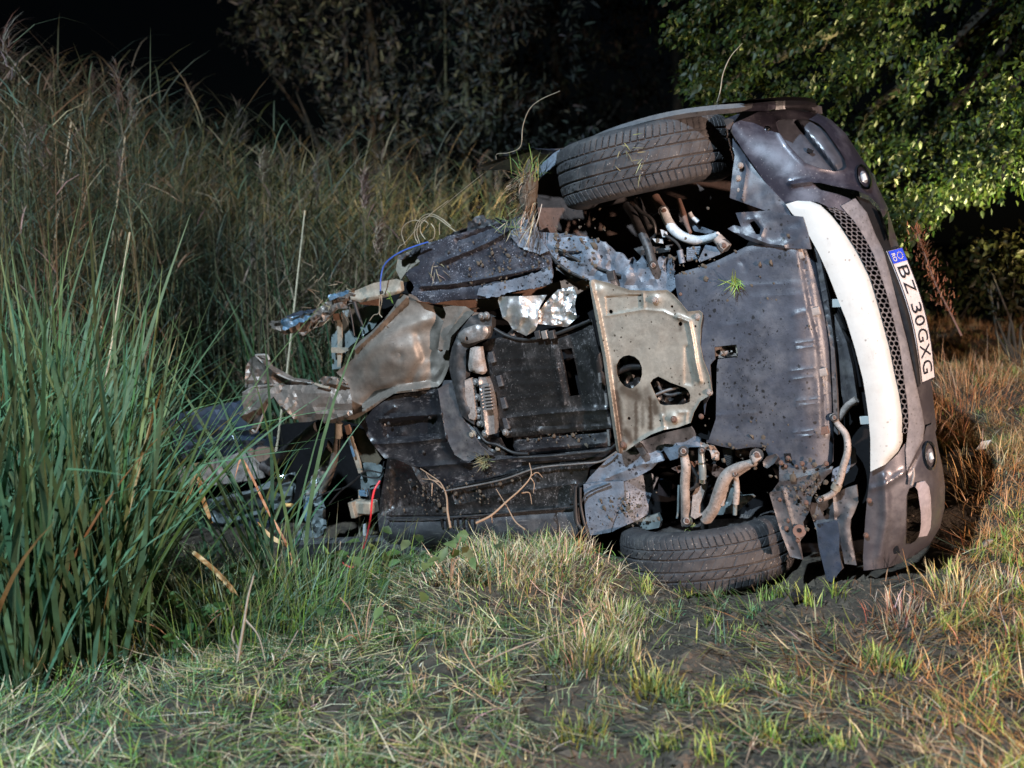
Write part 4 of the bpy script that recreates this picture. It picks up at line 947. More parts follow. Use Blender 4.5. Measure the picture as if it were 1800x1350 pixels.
# --- liner pieces behind the lower end of the bumper
panel('bumper_liner', ZK((76, 540), (250, 560), (440, 540), (428, 580), (395, 605), (340, 680), (300, 745), (285, 800), (280, 840), (235, 920), (245, 960), (246, 1010), (215, 1050), (235, 1170), (150, 1150), (85, 980), (20, 720), (76, 640)), m_liner, .012, .006, ridges=[(ZK((90, 640), (230, 610), (420, 560)), .010, 5), (ZK((100, 700), (170, 950), (200, 1080)), .012, 4), (ZK((230, 680), (300, 620), (380, 600)), .010, 6)], crumple=.008, cscale=.03, grid=5, seed=131)
panel('liner_bracket', ZK((8, 722), (20, 712), (95, 705), (180, 1000), (205, 1080), (235, 1172), (150, 1152), (85, 985)), m_liner, .028, .006, crumple=.005, grid=4.5, seed=132, edge=(.006, 3))
for x, y in ((80, 760), (140, 905), (125, 960), (258, 785), (200, 1040), (232, 520), (395, 520), (88, 515)):
    bolt(1350 + x / 3.857, 680 + y / 3.857, .03, .006, m_rust)
cbox('hole_plate', *ZK((137, 480))[0], .012, .012, .016, .004, m_void); bolt(*ZK((137, 484))[0], .017, .006, m_rust)
tube('liner_washer', [(*ZK((213, 977))[0], .03), (*ZK((213, 977))[0], .036)], .022, m_rust, 18, smooth=False)
tube('liner_washer_bore', [(*ZK((213, 973))[0], .036), (*ZK((213, 973))[0], .038)], .008, m_void, 10, smooth=False)
panel('air_deflector', ZK((285, 845), (300, 760), (370, 745), (440, 740), (520, 690), (600, 665), (612, 780), (585, 850), (560, 900), (555, 960), (572, 1080), (600, 1210), (520, 1200), (495, 1070), (480, 1100), (485, 1160), (510, 1230), (420, 1325), (395, 1290), (340, 1080), (330, 980)), m_liner, -.02, .008, ridges=[(ZK((320, 905), (480, 890)), -.012, 5), (ZK((440, 740), (450, 900)), .010, 4), (ZK((555, 830), (520, 960), (560, 1150)), .012, 8)], holes=[ZK((370, 840), (395, 835), (395, 870), (375, 880))], crumple=.010, cscale=.03, grid=5, seed=134)
panel('air_deflector', ZK((330, 930), (470, 905), (485, 1000), (480, 1110), (500, 1235), (430, 1330), (395, 1300), (345, 1090)), m_blue, -.008, .006, crumple=.004, grid=5, seed=135)

# --- the front: wheel-arch edge piece, bumper skin, fog lamp recess, skid plate, mesh
IN = [(1275, 200), (1287, 228), (1292, 240), (1310, 271), (1346, 321), (1381, 359), (1404, 382), (1421, 412), (1439, 445), (1464, 500), (1488, 564), (1503, 613), (1520, 680), (1526, 727), (1530, 771), (1530, 830), (1526, 861), (1521, 913), (1517, 978), (1518, 1030)]
OUT = [(1290, 165), (1330, 178), (1390, 181), (1436, 196), (1459, 210), (1484, 233), (1507, 268), (1527, 296), (1540, 322), (1560, 366), (1566, 390), (1572, 417), (1585, 436), (1612, 520), (1632, 600), (1643, 664), (1645, 700), (1650, 758), (1658, 825), (1661, 856), (1660, 895), (1652, 929), (1634, 960), (1612, 985), (1585, 1030)]
def wf(p, off=0.0):
    p = np.atleast_2d(np.asarray(p, float))
    a = dist_line(p, IN); b2 = dist_line(p, OUT)
    r = np.clip(a / (a + b2 + 1e-6), 0, 1)
    return -.005 - .36 * (1 - np.sqrt(1 - .97 * r * r)) + off
W = lambda off: (lambda p: wf(p, off))
panel('arch_edge_flap', ZI((150, 330), (160, 350), (200, 400), (240, 445), (300, 520), (380, 640), (450, 715), (520, 790), (540, 830), (560, 870), (480, 850), (400, 842), (280, 800), (130, 745), (150, 560), (165, 450), (150, 400)), m_shield, lambda p: .0 - .06 * np.clip((330 - p[:, 1]) / 90, 0, 1), .005, ridges=[(ZI((165, 340), (235, 440), (245, 560), (215, 750)), .010, 3.5)], crumple=.006, cscale=.03, grid=4.5, seed=141)
for x, y in ((205, 520), (190, 610), (195, 690)):
    bolt(1250 + x / 3.971, 160 + y / 3.971, -.005, .007, m_arm)
recess = ZI((450, 222), (470, 203), (520, 195), (690, 200), (745, 225), (790, 265), (880, 390), (930, 470), (945, 530), (925, 550), (860, 562), (760, 540), (650, 500), (590, 440), (530, 375), (470, 285))
corner = ZI((145, 250), (160, 225), (280, 170), (330, 145), (420, 138), (560, 130), (742, 155), (830, 200), (930, 292), (1020, 432), (1100, 545), (1150, 655), (1215, 790), (1232, 825), (1200, 880), (1170, 800), (1100, 730), (1020, 695), (880, 668), (760, 640), (700, 640), (760, 690), (880, 720), (960, 750), (1010, 790), (940, 860), (860, 845), (800, 800), (740, 775), (640, 768), (540, 792), (520, 790), (380, 640), (240, 440), (150, 300))
lampring = [(1250 + (1065 + 52 * math.cos(a) + 18 * math.sin(a)) / 3.971, 160 + (600 + 88 * math.sin(a) + 40 * math.cos(a)) / 3.971) for a in np.arange(20) * math.pi / 10]
panel('bumper_skin', corner, m_paint, W(0), .012, holes=[recess], ridges=[(ZI((560, 650), (700, 632), (880, 668), (1030, 700), (1130, 760), (1200, 840)), .016, 4), (recess + recess[:1], .006, 3), (ZI((400, 150), (470, 210)), -.004, 3)], bumps=[(1250 + 395 / 3.971, 160 + 265 / 3.971, 5, -.012)], crumple=.0015, cscale=.012, grid=4, seed=142)
panel('fog_lamp_blank', recess, m_blank, W(-.022), .006, ridges=[(ZI((590, 220), (690, 350), (790, 470), (860, 560)), -.03, 3.5), (ZI((640, 215), (760, 330), (880, 500)), .018, 10)], grid=3.6, seed=143)
cbox('blank_clip', *ZI((690, 418))[0], float(wf([ZI((690, 418))[0]])[0]) - .01, .010, .006, .004, m_void, -.6)
bolt(1250 + 395 / 3.971, 160 + 265 / 3.971, float(wf([(1349, 227)])[0]) - .006, .007, m_chrome)
def lamp(cx, cy, rx, ry, rot, off):
    e = bpy.data.objects.new('fog_lamp', None); COL.objects.link(e); e.parent = car
    def ring(s):
        q = []
        for a in np.arange(24) * math.pi / 12:
            x, y = rx * s * math.cos(a), ry * s * math.sin(a)
            q.append((cx + x * math.cos(rot) - y * math.sin(rot), cy + x * math.sin(rot) + y * math.cos(rot)))
        return q
    pl = lambda q, o: P(q, wf(q, o))
    A0, A1, A2, A3, A4 = pl(ring(1.0), off), pl(ring(.96), off + .018), pl(ring(.78), off + .018), pl(ring(.74), off - .015), pl(ring(.4), off + .004)
    V = np.vstack([A0, A1, A2, A3]); n = 24
    F = [(k * n + j, k * n + (j + 1) % n, (k + 1) * n + (j + 1) % n, (k + 1) * n + j) for k in range(3) for j in range(n)]
    link('lamp_bezel', mesh_from('lamp_bezel', V, F, True, 40), m_chrome, e)
    V = np.vstack([A3, A4, A4.mean(0)[None] + [0, 0, .004]])
    F = [(j, (j + 1) % n, n + (j + 1) % n, n + j) for j in range(n)] + [(n + j, n + (j + 1) % n, 2 * n) for j in range(n)]
    link('lamp_glass', mesh_from('lamp_glass', V, F, True), m_lens, e)
    q = [(cx, cy)]
    link('lamp_bulb', tube_mesh('lamp_bulb', P([(cx - 2, cy - 5), (cx + 2, cy + 6)], float(wf(q, off + .012)[0])), .008, 8), m_white, e)
lamp(1519, 311, 12, 24, -.32, .0)
lamp(1636, 801, 11, 27, -.10, .0)
panel('headlamp_edge', ZI((398, 95), (440, 75), (600, 83), (700, 92), (742, 104), (748, 158), (640, 135), (520, 130), (420, 138), (385, 150)), m_paint_dust, -.30, .05, grid=5, edge=(-.02, 4))
panel('headlamp_edge', ZI((400, 98), (445, 80), (500, 88), (505, 125), (420, 135), (395, 130)), m_white_arm, -.28, .02, grid=5, crumple=.004)
panel('wing_edge', ZI((160, 215), (230, 130), (300, 70), (400, 80), (392, 150), (300, 158), (200, 200)), m_paint, -.16, .08, grid=5)
# flare of the upper wheel arch
fp = np.array(ZE((530, 330), (650, 275), (800, 222), (1000, 165), (1200, 125), (1400, 100), (1560, 88), (1680, 80)))
fp2 = np.array(ZE((545, 345), (660, 318), (800, 282), (1000, 232), (1200, 190), (1400, 165), (1580, 148), (1675, 118)))
wfl = [.03, .03, .03, .03, .03, .02, .0, -.02]
rows = [P(smooth_line(fp, 5), smooth_line(np.array(wfl)[:, None], 5)[:, 0]), P(smooth_line((fp + fp2) / 2, 5), smooth_line(np.array(wfl)[:, None], 5)[:, 0] + .012), P(smooth_line(fp2, 5), smooth_line(np.array(wfl)[:, None], 5)[:, 0] + .0), P(smooth_line(fp2, 5), smooth_line(np.array(wfl)[:, None], 5)[:, 0] - .06), P(smooth_line(fp, 5), smooth_line(np.array(wfl)[:, None], 5)[:, 0] - .06)]
n = len(rows[0])
link('arch_flare', mesh_from('arch_flare', np.vstack(rows), [(k % 5 * n + j, k % 5 * n + j + 1, (k + 1) % 5 * n + j + 1, (k + 1) % 5 * n + j) for k in range(5) for j in range(n - 1)], True, 40), m_flare, car)
panel('arch_liner_lip', ZE((520, 350), (800, 290), (1000, 240), (1200, 205), (1480, 200), (1510, 190), (1550, 200), (1520, 270), (1440, 250), (1200, 260), (900, 300), (560, 400)), m_liner_brown, -.20, .006, crumple=.01, grid=6)
panel('wing_rear_edge', [(936, 300), (975, 268), (985, 262), (975, 290), (950, 312), (942, 318)], m_bluepan, -.02, .01, crumple=.006, grid=4, ragged=.5)

skid_l = [(1381, 359), (1392, 375), (1404, 386), (1421, 412), (1439, 445), (1454, 478), (1472, 524), (1488, 564), (1503, 613), (1517, 667), (1522, 698), (1526, 727), (1530, 771), (1530, 829)]
skid_r = [(1557, 816), (1578, 794), (1585, 778), (1586, 732), (1580, 690), (1574, 667), (1563, 613), (1550, 564), (1539, 524), (1528, 489), (1506, 444), (1494, 426), (1477, 400), (1459, 378), (1441, 361), (1424, 354), (1401, 353)]
panel('skid_plate', skid_l + skid_r, m_white, W(.016), .010, ridges=[(densify(skid_r, 20, False), -.012, 5)], crumple=.001, cscale=.01, grid=5, seed=151)
# honeycomb mesh between two edges that run along the bumper
me_l = smooth_line([(1452, 366), (1463, 374), (1480, 398), (1508, 444), (1530, 489), (1541, 524), (1552, 564), (1565, 613), (1576, 667), (1583, 700), (1588, 740), (1587, 762)], 10)
me_r = smooth_line([(1466, 364), (1490, 376), (1508, 398), (1534, 444), (1550, 489), (1561, 524), (1571, 564), (1582, 613), (1589, 667), (1594, 700), (1597, 740), (1594, 762)], 10)
panel('grille_backing', list(map(tuple, me_l)) + list(map(tuple, me_r[::-1])), m_void, W(-.035), .004, grid=9)
def honeycomb():
    acc = np.concatenate([[0], np.cumsum(np.linalg.norm(np.diff((me_l + me_r) / 2, axis=0), axis=1))]); Lg = acc[-1]
    def mp(s, t):
        i = np.interp(t, acc, np.arange(len(acc))); k = min(int(i), len(acc) - 2); f = i - k
        a = me_l[k] * (1 - f) + me_l[k + 1] * f; b2 = me_r[k] * (1 - f) + me_r[k + 1] * f
        return a * (1 - s) + b2 * s, np.linalg.norm(b2 - a)
    V = []; F = []
    pitch = 10.0; row = 0; t = 4.0
    while t < Lg - 4:
        _, wd = mp(.5, t)
        cols = max(1, int(round(wd / 9.0)))
        for c in range(cols + 1):
            s = (c + (.5 if row % 2 else 0)) / cols
            if s > 1.02: continue
            base = len(V); 
            for rad, off in ((1.04, .0), (1.04, .007), (.74, .007), (.74, -.012)):
                for k in range(6):
                    a = k * math.pi / 3 + math.pi / 6
                    ds = rad * .60 * math.cos(a) / cols; dt = rad * .60 * math.sin(a) * pitch
                    q, _ = mp(min(1.0, max(0.0, s + ds)), min(Lg - .1, max(0.1, t + dt)))
                    V.append(P([q], wf([q], off + .002))[0])
            for r in range(3):
                for k in range(6):
                    F.append((base + r * 6 + k, base + r * 6 + (k + 1) % 6, base + (r + 1) * 6 + (k + 1) % 6, base + (r + 1) * 6 + k))
        t += pitch * .86; row += 1
    return mesh_from('grille_mesh', V, F, False)
link('grille_mesh', honeycomb(), m_lattice, car)
band_r = [(1502, 349), (1522, 374), (1537, 412), (1552, 442), (1562, 478), (1573, 522), (1584, 567), (1594, 605), (1602, 644), (1612, 690), (1619, 720), (1624, 752), (1621, 775), (1608, 799)]
band_l = [(1594, 828), (1592, 790), (1597, 745), (1594, 705), (1589, 667), (1582, 613), (1571, 564), (1561, 524), (1550, 489), (1534, 444), (1508, 398), (1490, 376), (1478, 362)]
panel('bumper_band', band_r + band_l, m_band, W(.006), .012, crumple=.001, grid=4.5, seed=153)
panel('upper_grille_slot', [(1505, 345), (1525, 352), (1545, 372), (1556, 400), (1566, 440), (1552, 442), (1538, 412), (1524, 376)], m_void, W(-.02), .01, grid=5)
panel('chrome_strip', [(1540, 366), (1547, 372), (1556, 395), (1562, 420), (1560, 424), (1552, 398)], m_chrome, W(.012), .006, grid=4)
panel('bumper_face', [(1560, 372), (1566, 392), (1574, 418), (1580, 440), (1606, 520), (1622, 590), (1638, 690), (1645, 755), (1630, 790), (1624, 752), (1619, 720), (1612, 690), (1602, 644), (1584, 567), (1562, 478), (1552, 442), (1564, 440)], m_paint_dust, W(-.035), .012, grid=4.5, seed=154)
low_corner = [(1530, 829), (1557, 817), (1578, 798), (1590, 780), (1610, 796), (1622, 775), (1628, 750), (1640, 745), (1648, 790), (1656, 825), (1660, 856), (1659, 895), (1651, 929), (1633, 958), (1610, 975), (1590, 985), (1583, 990), (1560, 998), (1537, 1001), (1518, 1003), (1517, 978), (1521, 913), (1526, 861)]
fog_hole = ZK((955, 690), (985, 676), (1010, 690), (1022, 750), (1034, 830), (1038, 930), (1030, 1000), (1000, 1045), (960, 1068), (928, 1068), (932, 1000), (936, 850), (938, 740))
panel('bumper_skin', low_corner, m_paint_dust, W(0), .012, holes=[fog_hole], ridges=[(ZK((940, 590), (1010, 470), (1060, 360)), -.008, 4), (ZK((790, 620), (800, 900), (760, 1150)), .012, 9), (ZK((700, 690), (800, 660), (930, 575)), .008, 5)], emboss=[], bumps=[(1350 + 868 / 3.857, 680 + 1105 / 3.857, 4, -.02)], crumple=.002, cscale=.015, grid=4, seed=155)
# inner wall of the fog-lamp opening, turned to the camera
fw = np.array(ZK((1010, 650), (1060, 640), (1090, 680), (1102, 760), (1106, 870), (1100, 960), (1078, 1010)))
fw2 = np.array(ZK((1000, 680), (1015, 700), (1024, 760), (1036, 850), (1038, 930), (1030, 985), (1020, 1020)))
panel('fog_opening_wall', [tuple(q) for q in fw] + [tuple(q) for q in fw2[::-1]], m_fogwall, lambda p: wf(p, .014), .006, grid=4)
tube('broken_clip', tp(ZK((985, 548), (988, 600), (972, 665)), float(wf([(1606, 840)])[0]) + .03), [.003, .004, .005], m_arm)
cbox('drain_hole', *ZK((868, 1105))[0], float(wf([(1575, 966)])[0]) + .002, .010, .012, .004, m_void, .2)
for x, y in ((686, 770), (665, 1005)):
    bolt(1350 + x / 3.857, 680 + y / 3.857, .004, .006, m_rust)

# --- number plate in its black holder
def quad_on(c, s, t):
    a = c[0] * (1 - s) + c[1] * s; b2 = c[3] * (1 - s) + c[2] * s
    return a * (1 - t) + b2 * t
PL = np.vstack([P([(1558, 441)], -.165), P([(1584, 434)], -.275), P([(1642, 664)], -.285), P([(1619, 674)], -.175)])   # corners: s across (towards the bonnet), t along
nrm = np.cross(PL[3] - PL[0], PL[1] - PL[0]); nrm /= np.linalg.norm(nrm)
if nrm[0] < 0: nrm = -nrm
def bow(t): return .022 * math.sin(math.pi * t)
def plate_pt(s, t, o): return quad_on(PL, s, t) + nrm * (o + bow(t))
def plate_strip(name, s0, s1, t0, t1, o, th, mat, parent, n=16):
    V = []; F = []
    for i in range(n + 1):
        t = t0 + (t1 - t0) * i / n
        V += [plate_pt(s0, t, o), plate_pt(s1, t, o), plate_pt(s1, t, o - th), plate_pt(s0, t, o - th)]
    for i in range(n):
        for j in range(4):
            F.append((i * 4 + j, i * 4 + (j + 1) % 4, i * 4 + 4 + (j + 1) % 4, i * 4 + 4 + j))
    F += [(0, 1, 2, 3), tuple(n * 4 + j for j in (3, 2, 1, 0))]
    me = mesh_from(name, V, F, True, 40)
    import bmesh
    bm = bmesh.new(); bm.from_mesh(me); bmesh.ops.recalc_face_normals(bm, faces=bm.faces); bm.to_mesh(me); bm.free()
    return link(name, me, mat, parent)
holder = plate_strip('plate_holder', -.36, .985, -.012, 1.012, -.004, .012, m_ptext, car)
plate_strip('holder_rim', -.36, -.22, -.012, 1.012, .006, .010, m_blackw, holder)
plate_strip('holder_rim', -.10, -.04, .0, 1.0, .002, .006, m_blackw, holder)
lp = plate_strip('licence_plate', -.02, 1.0, .0, 1.0, .003, .005, m_pwhite, car)
lp['label'] = 'white registration plate reading BZ 30GXG with a blue RO band'
for s0, s1, t0, t1 in ((.965, 1.0, 0, 1), (-.02, .015, 0, 1), (-.02, 1.0, 0, .006), (-.02, 1.0, .994, 1.0)):
    plate_strip('plate_border', s0, s1, t0, t1, .0045, .002, m_ptext, lp)
plate_strip('country_band', .02, .96, .008, .105, .0042, .002, m_pblue, lp, 6)
def letters(name, body, t0, t1, s0, s1, mat, o=.0050, bold=.0):
    cu = bpy.data.curves.new(name, 'FONT'); cu.body = body; cu.size = 1; cu.offset = bold
    tmp = bpy.data.objects.new(name, cu); COL.objects.link(tmp)
    dg = bpy.context.evaluated_depsgraph_get()
    me = bpy.data.meshes.new_from_object(tmp.evaluated_get(dg))
    bpy.data.objects.remove(tmp)
    v = np.array([tuple(q.co) for q in me.vertices])
    mn, mx = v.min(0), v.max(0)
    for k, q in enumerate(me.vertices):
        x = (v[k, 0] - mn[0]) / (mx[0] - mn[0]); y = (v[k, 1] - mn[1]) / (mx[1] - mn[1])
        q.co = plate_pt(s0 + (s1 - s0) * y, t0 + (t1 - t0) * x, o)
    me.name = name
    link(name, me, mat, lp)
for ch, t0, t1 in (('B', .135, .225), ('Z', .250, .340), ('3', .420, .495), ('0', .515, .592), ('G', .615, .71), ('X', .73, .83), ('G', .85, .945)):
    letters('plate_character', ch, t0, t1, .16, .84, m_ptext)
letters('plate_character', 'RO', .03, .09, .10, .34, m_pwhite, .0054, .02)
stars = []
for k in range(12):
    a = k * math.pi / 6
    stars.append((.62 + .17 * math.cos(a), .057 + .026 * math.sin(a)))
V = []; F = []
for s, t2 in stars:
    b0 = len(V)
    for k in range(10):
        a = k * math.pi / 5; rr = 1 if k % 2 == 0 else .4
        V.append(plate_pt(s + .035 * rr * math.cos(a), t2 + .0065 * rr * math.sin(a), .0054))
    F.append(tuple(b0 + k for k in range(10)))
link('star_ring', mesh_from('star_ring', V, F, False), M('plate_yellow', (.75, .6, .08), .4, bump=0), lp)

# --- rear part: torn interior
def poly3(name, poly, mat, w, **k):
    return panel(name, poly, mat, w, **k)
poly3('cabin_dark_backing', ZB((95, 425), (300, 372), (470, 336), (520, 400), (560, 500), (700, 470), (960, 440), (1140, 480), (1290, 660), (1250, 800), (1240, 1090), (740, 1150), (560, 1160), (300, 1100), (90, 760), (60, 600)), m_void, -.62, t=.02, grid=30)  # black sheet painting the unlit hollow behind the torn rear
poly3('rear_side_panel', ZB((60, 440), (110, 408), (200, 388), (320, 360), (480, 328), (500, 420), (560, 520), (660, 545), (650, 592), (420, 642), (240, 660), (90, 692), (50, 600)), m_blue, lambda p: -.50 + .05 * np.sin((p[:, 1] - 700) / 30), t=.01, ridges=[(ZB((100, 425), (300, 372), (480, 335)), .02, 4), (ZB((150, 560), (400, 530), (650, 550)), -.02, 4)], crumple=.03, cscale=.03, grid=9, sharp=10, seed=161)
poly3('rear_trim', ZB((95, 720), (200, 690), (300, 668), (420, 640), (480, 610), (570, 700), (590, 770), (420, 800), (280, 815), (120, 800)), m_arm, -.46, t=.01, crumple=.03, cscale=.03, grid=6, seed=162)
poly3('rear_trim', ZB((260, 690), (420, 650), (480, 600), (640, 590), (660, 680), (420, 680), (300, 720)), m_orange, -.48, t=.01, crumple=.02, cscale=.03, grid=7, seed=163)  # brown patch, warm light on the torn rear put into its colour
poly3('boot_panel', ZB((255, 900), (330, 880), (500, 845), (600, 800), (680, 760), (752, 744), (760, 790), (745, 900), (640, 955), (520, 985), (380, 1030), (300, 1020)), m_greygreen, lambda p: -.40 + .03 * np.sin((p[:, 1] - 850) / 12), t=.02, ridges=[(ZB((300, 905), (500, 860), (740, 800)), .03, 4), (ZB((320, 1000), (520, 960), (730, 890)), -.02, 4)], crumple=.022, cscale=.04, grid=8, sharp=10, seed=164)
poly3('boot_panel', ZB((330, 1040), (440, 1020), (600, 990), (625, 1060), (610, 1140), (500, 1165), (400, 1130)), m_blue, -.45, t=.01, ridges=[(ZB((380, 1080), (500, 1060), (610, 1030)), .02, 4)], crumple=.015, cscale=.03, grid=6, seed=165)
tube('seat_belt_tube', tp(ZB((600, 715), (680, 650), (800, 560), (905, 480)), [-.30, -.28, -.22, -.12]), .030, m_blackw, 14)
tube('belt_reel', tp(ZB((585, 700), (640, 735)), -.28), .028, m_dark_steel, 14, smooth=False)
tube('cross_tube', tp(ZB((1015, 470), (1010, 540), (985, 680), (950, 790), (930, 840)), [-.06, -.08, -.1, -.12, -.14]), [.014, .016, .018, .016, .012], m_torn, 12)
tube('cross_tube_sleeve', tp(ZB((1015, 462), (1012, 545)), -.06), .018, m_tan, 12, smooth=False)
poly3('torn_pillar', ZB((860, 760), (930, 620), (950, 560), (975, 600), (940, 780), (920, 870), (900, 900)), m_torn, -.16, t=.01, crumple=.025, cscale=.06, grid=6, ragged=1.2, sharp=9, seed=166)
poly3('torn_pillar', ZB((825, 830), (860, 760), (890, 800), (915, 900), (925, 1000), (925, 1100), (850, 1110), (740, 1140), (830, 1020), (815, 920)), m_greygreen, -.13, t=.02, crumple=.028, cscale=.06, grid=6, ragged=1.4, sharp=9, seed=167)
poly3('door_skin_scrap', ZB((810, 960), (840, 880), (860, 900), (850, 960), (825, 1020)), m_brightblue, -.10, t=.004, crumple=.012, cscale=.08, grid=3, ragged=.6, seed=168)
poly3('pillar_strip', ZB((1045, 478), (1068, 470), (1085, 520), (1060, 530)), m_orange, -.05, t=.01, grid=3)
poly3('pillar_strip', ZB((1060, 540), (1085, 535), (1105, 600), (1130, 680), (1142, 745), (1125, 745), (1095, 650)), m_tan, -.05, t=.01, crumple=.006, grid=3)
poly3('pillar_strip', ZB((1062, 545), (1072, 545), (1105, 650), (1095, 655)), m_brightblue, -.035, t=.004, grid=3)
poly3('quarter_trim', ZB((1090, 480), (1150, 500), (1260, 660), (1230, 700), (1140, 680), (1105, 590)), M('brown_trim', (.09, .07, .045), .7, bump=.2), -.08, t=.01, crumple=.01, grid=6, seed=169)
poly3('quarter_trim', ZB((1130, 680), (1230, 690), (1265, 720), (1240, 830), (1140, 840)), m_greygreen, -.09, t=.01, crumple=.02, cscale=.05, grid=5, seed=170)
box = cbox('junction_box', *ZB((1168, 935))[0], -.02, .052, .030, .03, m_tan, -.06, bev=.25)
cbox('junction_lid', *ZB((1110, 945))[0], .0, .012, .036, .03, m_tan, .05, parent=None)
cbox('blue_connector', *ZB((1160, 856))[0], -.03, .022, .012, .015, m_brightblue, -.1)
tube('white_stub', tp(ZB((1158, 1030), (1162, 1095)), -.04), .009, m_white_arm, 8, smooth=False)
tube('rod', tp(ZB((1130, 840), (1135, 1100)), -.05), .006, m_tan, 8, smooth=False)
tube('red_wire', tp(ZB((1246, 788), (1215, 840), (1200, 910), (1192, 1000), (1172, 1110), (1150, 1180), (1130, 1240), (1095, 1276), (1060, 1268), (1030, 1250)), [.0, .03, .04, .04, .04, .04, .04, .04, .04, .04]), .0046, m_red, 8)
for pts in ([(1130, 760), (1060, 820), (960, 850), (880, 890), (850, 960), (850, 1040), (885, 1080)], [(1140, 745), (1180, 730), (1260, 745)], [(960, 920), (1020, 850), (1110, 780)], [(820, 840), (870, 820), (900, 850), (880, 900)], [(1180, 830), (1190, 890), (1160, 900)], [(1270, 680), (1250, 760), (1200, 770), (1150, 760)], [(790, 930), (800, 850), (840, 800)]):
    tube('black_wire', tp(ZB(*pts), -.02), .0036, m_blackw, 6)
tube('amber_bulb', tp(ZB((712, 925), (752, 927)), -.2), .010, m_amber, 10, smooth=False)

# ------------------------------------------------------------------ vegetation helpers
m_grass = leaf_mat('grass_blade', .35, .55, .3)
m_reed = leaf_mat('reed_leaf', .35, .62, .25, gain=1.0)
m_reedbed = leaf_mat('reed_bed_leaf', .30, .6, .25, gain=1.0)
m_dry = leaf_mat('dry_stem', .15, .8, .15)
m_leafw = leaf_mat('willow_leaf', .25, .6, .2)
m_leaf = leaf_mat('broad_leaf', .40, .5, .3, vary=.5)
m_bark = M('bark', (.045, .038, .028), .9, 0, (.02, .018, .014), .7, 9, bump=.6, bscale=50)
m_bark_pale = M('pale_bark', (.17, .165, .09), .8, 0, (.09, .085, .06), .6, 9, bump=.5, bscale=50)

def blades(name, base, length, width, az, lean, curl, col, segs=4, tipcol=None, kink=None, face=None, r=rng):
    """flat tapering blades; base (N,3); lean/curl in radians from upright, az = heading"""
    N = len(base)
    L = np.broadcast_to(np.asarray(length, float), (N,)); Wd = np.broadcast_to(np.asarray(width, float), (N,))
    az = np.broadcast_to(np.asarray(az, float), (N,)); lean = np.broadcast_to(np.asarray(lean, float), (N,)); curl = np.broadcast_to(np.asarray(curl, float), (N,))
    hd = np.stack([np.cos(az), np.sin(az), 0 * az], 1)
    fa = az + math.pi / 2 + (r.normal(0, .5, N) if face is None else face)
    sd = np.stack([np.cos(fa), np.sin(fa), 0 * fa], 1)
    p = np.array(base, float).copy()
    V = np.zeros((N, segs + 1, 2, 3)); C = np.zeros((N, segs + 1, 2, 3))
    tipcol = col if tipcol is None else tipcol
    for k in range(segs + 1):
        t = k / segs
        wd = Wd * (.72 + .5 * t - 1.18 * t ** 2.6) if k < segs else Wd * .05
        V[:, k, 0] = p - sd * (wd * .5)[:, None]; V[:, k, 1] = p + sd * (wd * .5)[:, None]
        C[:, k] = (col * (1 - t ** 2) + tipcol * t ** 2)[:, None]
        if k < segs:
            a = lean + curl * ((k + .5) / segs) ** 1.3
            if kink is not None:
                a = a + np.where((k + .5) / segs > kink[0], kink[1], 0)
            p = p + (hd * np.sin(a)[:, None] + np.array([0, 0, 1]) * np.cos(a)[:, None]) * (L / segs)[:, None]
    n2 = (segs + 1) * 2
    b0 = (np.arange(N) * n2)[:, None]; k = np.arange(segs)[None]
    a = (b0 + 2 * k).ravel()
    F = np.stack([a, a + 1, a + 3, a + 2], 1)
    return V.reshape(-1, 3), F, C.reshape(-1, 3)
def join(parts):
    V = []; F = []; C = []; n = 0
    for v, f, c in parts:
        V.append(v); F.append(f + n); C.append(c); n += len(v)
    return np.vstack(V), np.vstack(F), np.vstack(C)
def veg(name, parts):
    V, F, C = join(parts)
    me = mesh_from(name, V, F, True); set_tint(me, C)
    return me
def pal(cols, N, r=rng, j=.18, p=None):
    c = np.array(cols)[r.choice(len(cols), N, p=p)]
    return np.clip(c * (1 + r.normal(0, j, (N, 1))) * (1 + r.normal(0, j * .35, (N, 3))), .004, 1)
def leaves(pos, dirn, L, Wd, col, r=rng, nrm=None, fold=.25):
    """pointed oval leaves, 4 quads each, folded a little on the midrib"""
    N = len(pos)
    d = dirn / (np.linalg.norm(dirn, axis=1)[:, None] + 1e-9)
    n = r.normal(0, 1, (N, 3)) if nrm is None else nrm
    s = np.cross(d, n); s /= np.linalg.norm(s, axis=1)[:, None] + 1e-9
    u = np.cross(s, d)
    L = np.broadcast_to(L, (N,))[:, None]; Wd = np.broadcast_to(Wd, (N,))[:, None]
    ts = (0, .3, .68, 1.0); ws = (.08, .95, .72, .03)
    V = np.zeros((N, 4, 3, 3))
    for k, (t, w) in enumerate(zip(ts, ws)):
        c = pos + d * L * t - u * L * .18 * t * t
        V[:, k, 0] = c - s * Wd * w * .5 + u * Wd * w * fold * .5
        V[:, k, 1] = c
        V[:, k, 2] = c + s * Wd * w * .5 + u * Wd * w * fold * .5
    b0 = (np.arange(N) * 12)[:, None, None]; k = (np.arange(3) * 3)[None, :, None]; j = np.arange(2)[None, None]
    a = (b0 + k + j).ravel()
    F = np.stack([a, a + 1, a + 4, a + 3], 1)
    C = np.repeat(col[:, None], 12, 1).reshape(-1, 3)
    return V.reshape(-1, 3), F, C

GREEN = [(.16, .27, .05), (.12, .23, .055), (.22, .29, .06), (.30, .33, .09)]
STRAW = [(.56, .46, .30), (.46, .36, .23), (.64, .54, .37), (.30, .22, .14)]
RUST = [(.46, .225, .095), (.36, .17, .075), (.50, .30, .15)]  # dry grass hues that also carry the headlamp's warm tint
COOLG = [(.085, .165, .105), (.07, .14, .09), (.11, .19, .11), (.10, .17, .08)]

